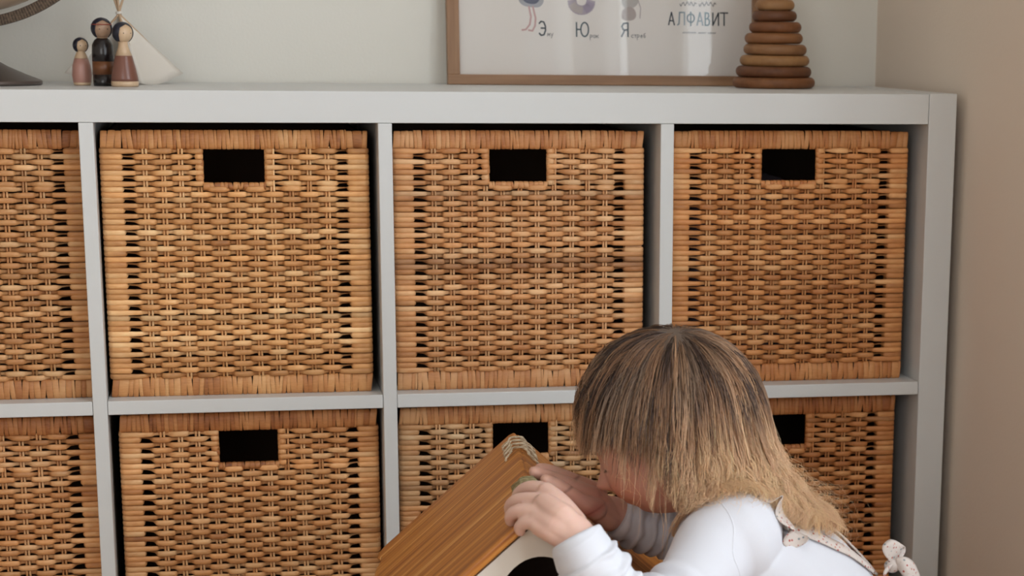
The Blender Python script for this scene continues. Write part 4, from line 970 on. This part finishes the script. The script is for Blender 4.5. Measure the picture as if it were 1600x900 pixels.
draped([(1.0660, -0.5617, 0.3724), (1.0975, -0.5737, 0.3535), (1.1180, -0.5884, 0.3302), (1.1367, -0.6078, 0.3151), (1.1510, -0.6242, 0.3064)], [0.018, 0.018, 0.016, 0.014, 0.008], 'far_strap', 0.0022, crown=0.002)
draped([(0.9714, -0.6434, 0.3739), (0.9960, -0.6539, 0.3818), (1.0121, -0.6635, 0.3691), (1.0297, -0.6674, 0.3544), (1.0531, -0.6643, 0.3443)], [0.012, 0.022, 0.026, 0.022, 0.006], 'shoulder_frill', 0.0055, per=24, ruffle=-0.0080, rufl=0.027, cross=9)
draped([(0.9500, -0.6234, 0.3623), (0.9663, -0.6372, 0.3726), (0.9848, -0.6412, 0.3807), (0.9977, -0.6287, 0.3840), (1.0106, -0.5957, 0.3850)], [0.012, 0.014, 0.014, 0.013, 0.012], 'neck_band', 0.0025)
def loop(pts, w, name, nrm):
    c = catmull(pts, 8); strip(c, np.interp(np.linspace(0, 1, len(c)), [0, .25, .5, .75, 1], w), np.array([nrm] * len(c)), name, cross=6, crown=0.002)
toC = -EY
def loft(sections, name):        # sections: lists of world points, same count
    V = [np.array(p) - KL for s in sections for p in s]; k = len(sections[0]); F = []
    for i in range(len(sections) - 1):
        for j in range(k - 1): F.append((i * k + j, i * k + j + 1, (i + 1) * k + j + 1, (i + 1) * k + j))
    o = mesh_obj(name, V, F, M_FLOR, kid); md = o.modifiers.new('b', 'SUBSURF'); md.levels = md.render_levels = 2; md = o.modifiers.new('s', 'SOLIDIFY'); md.thickness = 0.0008; return o
loft([[(1.1516, -0.6305, 0.3106), (1.1560, -0.6273, 0.3110), (1.1598, -0.6241, 0.3114)],
      [(1.1424, -0.6367, 0.3206), (1.1524, -0.6327, 0.3233), (1.1641, -0.6209, 0.3158)],
      [(1.1377, -0.6377, 0.3304), (1.1470, -0.6418, 0.3364), (1.1657, -0.6233, 0.3245)],
      [(1.1457, -0.6292, 0.3341), (1.1525, -0.6286, 0.3384), (1.1695, -0.6200, 0.3262)],
      [(1.1551, -0.6190, 0.3346), (1.1642, -0.6148, 0.3292), (1.1735, -0.6127, 0.3202)],
      [(1.1617, -0.6143, 0.3265), (1.1677, -0.6115, 0.3188), (1.1699, -0.6160, 0.3144)],
      [(1.1571, -0.6214, 0.3135), (1.1604, -0.6222, 0.3122), (1.1630, -0.6248, 0.3114)]], 'bow_loop')
loft([[(1.1558, -0.6294, 0.3156), (1.1560, -0.6335, 0.3112), (1.1582, -0.6319, 0.3040)],
      [(1.1634, -0.6351, 0.3194), (1.1605, -0.6447, 0.3125), (1.1602, -0.6385, 0.3015)],
      [(1.1744, -0.6314, 0.3139), (1.1690, -0.6445, 0.3067), (1.1649, -0.6416, 0.2953)],
      [(1.1819, -0.6268, 0.3030), (1.1763, -0.6400, 0.2971), (1.1716, -0.6389, 0.2863)],
      [(1.1889, -0.6243, 0.2857), (1.1821, -0.6330, 0.2802), (1.1746, -0.6314, 0.2733)]], 'bow_tail')
loft([[(1.1535, -0.6329, 0.3112), (1.1504, -0.6343, 0.3076), (1.1492, -0.6300, 0.3039)],
      [(1.1453, -0.6414, 0.3109), (1.1417, -0.6447, 0.3052), (1.1419, -0.6365, 0.2978)],
      [(1.1385, -0.6420, 0.3060), (1.1376, -0.6459, 0.2963), (1.1378, -0.6377, 0.2861)],
      [(1.1433, -0.6450, 0.2959), (1.1468, -0.6479, 0.2870), (1.1484, -0.6400, 0.2754)],
      [(1.1532, -0.6390, 0.3019), (1.1561, -0.6396, 0.2925), (1.1577, -0.6359, 0.2820)]], 'bow_loop')
e, f = ball(KN, 0.0085, (1, 0.9, 0.85), 16, 10); mesh_obj('bow_knot', [np.array(v) - KL for v in e], f, M_FLOR, kid)
sk = []
SK = [np.array(p) for p in ((1.1070, -0.6167, 0.2547), (1.1164, -0.6187, 0.1998), (1.1226, -0.6149, 0.1496))]
V, F = sweep(catmull(SK, 8), np.interp(np.linspace(0, 1, 17), [0, 1], [0.104, 0.118]), 60, 0.86, UPT, caps=False)
V = np.array(V); Vc = V.reshape(17, 60, 3); cen = Vc.mean(1, keepdims=True); Vc = cen + (Vc - cen) * (1 + 0.04 * np.sin(np.arange(60) / 60 * 2 * math.pi * 14)[None, :, None] * np.linspace(0, 1, 17)[:, None, None])
o = mesh_obj('pinafore_skirt', Vc.reshape(-1, 3) - KL, F, M_FLOR, kid); md = o.modifiers.new('s', 'SOLIDIFY'); md.thickness = 0.001

# --- hair
M_HAIR, nt, b, N, L = newmat('blonde_hair')
at = N('ShaderNodeAttribute'); at.attribute_name = 'shade'; L(at.outputs['Color'], b.inputs['Base Color'])
b.inputs['Roughness'].default_value = 0.32; b.inputs['Specular IOR Level'].default_value = 0.8
trn = N('ShaderNodeBsdfTranslucent'); L(at.outputs['Color'], trn.inputs[0]); ms = N('ShaderNodeMixShader'); ms.inputs[0].default_value = 0.32; L(b.outputs[0], ms.inputs[1]); L(trn.outputs[0], ms.inputs[2]); L(ms.outputs[0], nt.nodes['Material Output'].inputs[0])
hr = np.random.default_rng(11)
SKC = np.array([-2.0, 0, 19.5]); SKA = np.array([85.5, 73.0, 84.5])     # skull ellipsoid, head frame mm
crown = np.array([-0.50, 0.18, 0.84]); crown /= np.linalg.norm(crown)
crown_p = SKC + crown * SKA
CAPS = [(TOR[0], TOR[1], 0.050, 0.076), (TOR[1], TOR[2], 0.074, 0.078), (TOR[2], TOR[3], 0.078, 0.080), (nearS[0], nearS[1], 0.047, 0.044), (farS[0], farS[1], 0.042, 0.037)]
def push_body(P, lay):
    for A, B_, ra, rb in CAPS:
        d = B_ - A; L2 = d @ d; t = np.clip(((P - A) @ d) / L2, 0, 1); q = A + t[:, None] * d
        v = P - q; ve = v @ EY; v2 = v - ve[:, None] * EY * 0.24       # the trunk is wider than deep
        ds = np.linalg.norm(v2, axis=1) + 1e-9; r_ = ra + (rb - ra) * t + lay
        k = np.where(ds < r_, r_ / ds, 1.0); P = q + v * k[:, None]
    return P
def push_head(P, lay):      # lay in mm
    h = to_head(P); e = (h - SKC) / (SKA + lay[:, None]); n_ = np.linalg.norm(e, axis=1) + 1e-9
    k = np.where(n_ < 1, 1 / n_, 1.0); h2 = SKC + (h - SKC) * k[:, None]
    # face / jaw ellipsoid
    fc = np.array([22, 0, -22.0]); fa = np.array([60, 54, 56.0]); e = (h2 - fc) / (fa + 0.4 * lay[:, None]); n_ = np.linalg.norm(e, axis=1) + 1e-9
    k = np.where(n_ < 1, 1 / n_, 1.0); h2 = fc + (h2 - fc) * k[:, None]
    return Q + (h2 * 0.001) @ HM.T
def grow(n, seed, thin=1.0):
    r = np.random.default_rng(seed)
    D = r.normal(size=(n * 4, 3)); D /= np.linalg.norm(D, axis=1)[:, None]
    P = SKC + D * SKA
    ok = ~((P[:, 0] > 52) & (P[:, 2] < 50)) & ~((P[:, 0] > 8) & (P[:, 2] < 4)) & (P[:, 2] > -48)
    # fewer on the side that nobody sees
    ok &= (D[:, 1] > -0.35) | (r.random(n * 4) < 0.35)
    D = D[ok][:n]; P = P[ok][:n]; n = len(P)
    lay = 1.5 + 8.0 * r.random(n) ** 1.3
    lay *= np.clip(0.45 + 0.55 * (np.linalg.norm(P - crown_p, axis=1) / 70), 0.55, 1)
    tang = (P - crown_p); nrm = D / SKA; nrm /= np.linalg.norm(nrm, axis=1)[:, None]
    tang -= (tang * nrm).sum(1)[:, None] * nrm; tang /= np.linalg.norm(tang, axis=1)[:, None] + 1e-9
    W = Q + (P * 0.001) @ HM.T; d = tang @ HM.T
    dist0 = np.linalg.norm(P - crown_p, axis=1)
    az = np.degrees(np.arctan2(P[:, 1], P[:, 0]))        # 0 face, +90 the side seen
    backness = np.clip((np.abs(az) - 108) / 42, 0, 1)
    side_f = np.clip((np.abs(az) - 38) / 22, 0, 1)
    step = 0.0062; K = 46
    total = (0.150 * (1 - side_f) + np.interp(np.abs(az), [60, 92, 115, 140, 165], [0.262, 0.222, 0.168, 0.200, 0.245]) * side_f) + r.normal(0, 0.010, n) - dist0 * 0.001 * 0.9
    total = np.where((side_f > 0.1) & (backness < 0.2), total + r.normal(0, 0.024, n), total)
    # world-wise sweep: back hair lies over the back, side hair falls straight
    g = np.zeros((n, 3)); g[:] = -EZ
    g0 = g + ((1 - backness) * side_f * 0.05)[:, None] * (-EX) + (r.normal(0, 0.045, n))[:, None] * EX
    paths = np.empty((n, K, 3)); paths[:, 0] = W; p = W.copy()
    seglen = np.clip(total, 0.03, None) / (K - 1)
    for k in range(1, K):
        inert = 0.86 if k < 18 else 0.84
        low = np.clip((Q[2] + 0.040 - p[:, 2]) / 0.09, 0, 1); g = g0 + (backness * 0.85 * low)[:, None] * EX; g /= np.linalg.norm(g, axis=1)[:, None]
        d = d * inert + g * (1 - inert); d /= np.linalg.norm(d, axis=1)[:, None]
        q = p + d * seglen[:, None]
        q = push_head(q, lay * min(1, 0.25 + k / 10)); q = push_body(q, 0.002 + lay * 0.0006)
        dd = q - p; L_ = np.linalg.norm(dd, axis=1)[:, None] + 1e-9; d = dd / L_; q = p + d * seglen[:, None]; p = q; paths[:, k] = p
    # fringe cut: strands at the front end above the brow
    h = to_head(paths.reshape(-1, 3)).reshape(n, K, 3)
    return_h = h
    first = np.full(n, K)
    return paths, first, az, backness, side_f, lay, seglen
def shape(paths, first, az, backness, side_f, seed, clumps=340, thin=1.0, curl=1.0):
    r = np.random.default_rng(seed); n, K, _ = paths.shape
    cid = r.choice(n, clumps, replace=False); mid = paths[:, 14]; c = np.empty(n, int)
    for i in range(0, n, 500): c[i:i + 500] = cid[np.argmin(((mid[i:i + 500, None] - mid[None, cid]) ** 2).sum(-1), axis=1)]
    t = np.linspace(0, 1, K)[None, :, None]
    w = (0.90 * np.clip((t - 0.15) / 0.55, 0, 1) ** 1.0) * (0.35 + 0.65 * r.random(n))[:, None, None]
    out = paths * (1 - w) + paths[c] * w
    out0 = out
    # slow waves shared by a clump plus each hair's own
    ph = (c * 1.7) % 6.28; arc = np.linspace(0, 1, K)[None, :]
    amp = (0.0010 + 0.0115 * backness * curl)[:, None] * np.clip((arc - 0.45) / 0.5, 0, 1) ** 1.2
    fr = (2.0 + 1.6 * ((c * 0.37) % 1))[:, None] + 4.5 * backness[:, None]
    out += (amp * np.sin(arc * fr * 6.28 * 0.8 + ph[:, None]))[..., None] * EX + (amp * np.cos(arc * fr * 6.28 * 0.8 + ph[:, None]))[..., None] * (0.6 * EY + 0.7 * EZ)
    own = r.normal(0, 1, (n, 3)); 
    for j in range(3):
        fq = 2 + 3 * j; out += (0.0013 / (j + 1) * np.clip(arc * 1.6, 0, 1) * np.sin(arc * fq * 6.28 + own[:, j:j + 1] * 6))[..., None] * (own / (np.linalg.norm(own, axis=1)[:, None]))[:, None, :]
    return out, c
def hair_mesh(name, paths, first, c, backness, az, rad, seed, M=26):
    r = np.random.default_rng(seed); n, K, _ = paths.shape
    keep = first > 8; paths, first, c, backness, az = paths[keep], first[keep], c[keep], backness[keep], az[keep]; n = len(paths)
    # resample each strand to M points up to its cut
    u = np.linspace(0, 1, M)[None, :] * (np.minimum(first, K) - 1)[:, None]; i0 = np.clip(u.astype(int), 0, K - 2); f = (u - i0)[..., None]
    idx = np.arange(n)[:, None]; P = paths[idx, i0] * (1 - f) + paths[idx, i0 + 1] * f
    T = np.gradient(P, axis=1); T /= np.linalg.norm(T, axis=2, keepdims=True) + 1e-12
    ref = np.where(np.abs(T @ EY)[..., None] > 0.9, EX, EY); A = np.cross(T, ref); A /= np.linalg.norm(A, axis=2, keepdims=True) + 1e-12; Bn = np.cross(T, A)
    rr = rad * (0.75 + 0.5 * r.random(n))[:, None] * (1 - 0.75 * np.linspace(0, 1, M)[None, :] ** 2.2)
    ang = [0.3, 0.3 + 2.094, 0.3 + 4.189]
    V = np.stack([P + rr[..., None] * (math.cos(a) * A + math.sin(a) * Bn) for a in ang], axis=2)     # n,M,3,3
    V = V.reshape(-1, 3) - KL
    base = (np.arange(n) * M * 3)[:, None, None] + (np.arange(M - 1) * 3)[None, :, None]; k = np.arange(3)[None, None, :]; k2 = (k + 1) % 3
    F = np.stack([base + k, base + k2, base + 3 + k2, base + 3 + k], axis=-1).reshape(-1, 4)
    me = bpy.data.meshes.new(name); me.vertices.add(len(V)); me.vertices.foreach_set('co', V.astype(np.float32).ravel())
    me.loops.add(F.size); me.loops.foreach_set('vertex_index', F.astype(np.int32).ravel()); me.polygons.add(len(F)); me.polygons.foreach_set('loop_start', np.arange(0, F.size, 4, dtype=np.int32))
    me.update(calc_edges=True); me.polygons.foreach_set('use_smooth', [True] * len(F))
    tt = np.linspace(0, 1, M)[None, :] * (np.minimum(first, K) / K)[:, None]
    cl = ((c * 0.618) % 1)[:, None]; rn = r.random(n)[:, None]
    mixv = np.clip(0.04 + 0.95 * np.clip((tt - 0.24) / 0.55, 0, 1) + 0.62 * (cl - .5) + 0.22 * (rn - .5) + 0.42 * np.clip((np.abs(az) - 85) / 70, 0, 1)[:, None] * np.clip(tt * 3, 0.1, 1), 0, 1)[..., None]  # last term paints the back hair paler, as the light side
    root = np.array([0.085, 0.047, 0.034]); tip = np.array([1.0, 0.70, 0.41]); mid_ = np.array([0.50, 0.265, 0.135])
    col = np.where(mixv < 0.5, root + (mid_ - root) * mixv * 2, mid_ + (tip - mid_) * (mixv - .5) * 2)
    streak = (((c * 0.317) % 1 > 0.62) * 0.6)[:, None, None] * np.clip((tt[..., None]) * 2.5, 0, 1); col = col * (1 - streak) + np.array([0.88, 0.58, 0.36]) * streak  # pale clumps painted in for the highlights on the hair
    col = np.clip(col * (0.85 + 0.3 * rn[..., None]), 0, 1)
    col = np.repeat(col[:, :, None, :], 3, axis=2).reshape(-1, 3)
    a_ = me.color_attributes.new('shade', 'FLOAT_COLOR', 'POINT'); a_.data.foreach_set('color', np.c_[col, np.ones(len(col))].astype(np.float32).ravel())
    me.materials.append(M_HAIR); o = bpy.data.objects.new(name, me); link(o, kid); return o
def fringe(P, c, seed, keep=0.20):
    r = np.random.default_rng(seed); n, K, _ = P.shape; h = to_head(P.reshape(-1, 3)).reshape(n, K, 3)
    zc = np.interp(h[..., 0], [10, 20, 32, 48, 60], [-24, -6, 10, 23, 29]) + r.normal(0, 1, n)[:, None] * np.interp(h[..., 0], [20, 50, 80], [9, 6, 2.5]) + 6 * np.sin(c * 1.3)[:, None]
    cut = (h[..., 0] > 22 + 6 * np.sin(c * 2.1)[:, None]) & (h[..., 2] < zc); long_ = (((c * 0.7548) % 1) < keep)[:, None] & (np.abs(h[..., 1]) > 48) & (h[..., 0] < 46 + 14 * (((c * 0.3) % 1) > .8)[:, None])
    long_ |= (r.random(n) < 0.016)[:, None] & (np.abs(h[..., 1]) > 45) & (h[..., 0] < 72); cut &= ~long_; return np.where(cut.any(1), cut.argmax(1), K)
paths, first, az, bk, sf, lay, sg = grow(9000, 21)
P2, c = shape(paths, first, az, bk, sf, 22)
first = fringe(P2, c, 41)
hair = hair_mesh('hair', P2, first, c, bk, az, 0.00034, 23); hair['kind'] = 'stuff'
# loose single hairs
paths, first, az, bk, sf, lay, sg = grow(360, 31); r = np.random.default_rng(3)
P3, c = shape(paths, first, az, bk, sf, 32, 200, curl=1.8); n, K, _ = P3.shape
dirn = r.normal(size=(n, 3)); fl = np.linspace(0, 1, K)[None, :, None] ** 2; P3 = P3 + dirn[:, None, :] * fl * 0.010 * np.array([1, 1, .5]) + (EZ * 0.004 + EX * 0.006 * bk[:, None])[:, None, :] * fl
first = fringe(P3, c, 42, 0.10)
fly = hair_mesh('loose_hair', P3, first, c, bk, az, 0.00020, 33); fly['kind'] = 'stuff'
# dense under layer so that no scalp shows
def undercap():
    n, m = 64, 40; V, F = [], []
    T, Pp = np.meshgrid(np.arange(m + 1) / m * math.pi, np.arange(n) / n * 2 * math.pi, indexing='ij')
    D = np.stack([np.sin(T) * np.cos(Pp), np.sin(T) * np.sin(Pp), np.cos(T)], -1).reshape(-1, 3); P = SKC + D * (SKA + 0.8)
    inside = ((P[:, 0] > 46) & (P[:, 2] < 52)) | ((P[:, 0] > 8) & (P[:, 2] < 22)) | ((P[:, 0] > 0) & (P[:, 2] < -5)) | (P[:, 2] < -50)
    W = Q + (P * 0.001) @ HM.T - KL
    for j in range(m):
        for i in range(n):
            q = (j * n + i, (j + 1) * n + i, (j + 1) * n + (i + 1) % n, j * n + (i + 1) % n)
            if not any(inside[k] for k in q): F.append(q)
    return W, F
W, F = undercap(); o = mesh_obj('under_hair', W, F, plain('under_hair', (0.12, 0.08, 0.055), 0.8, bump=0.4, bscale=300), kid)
print('TRIS', sum(len(o.data.polygons) for o in COL.objects if o.type == 'MESH'), 'objs', len(COL.objects))
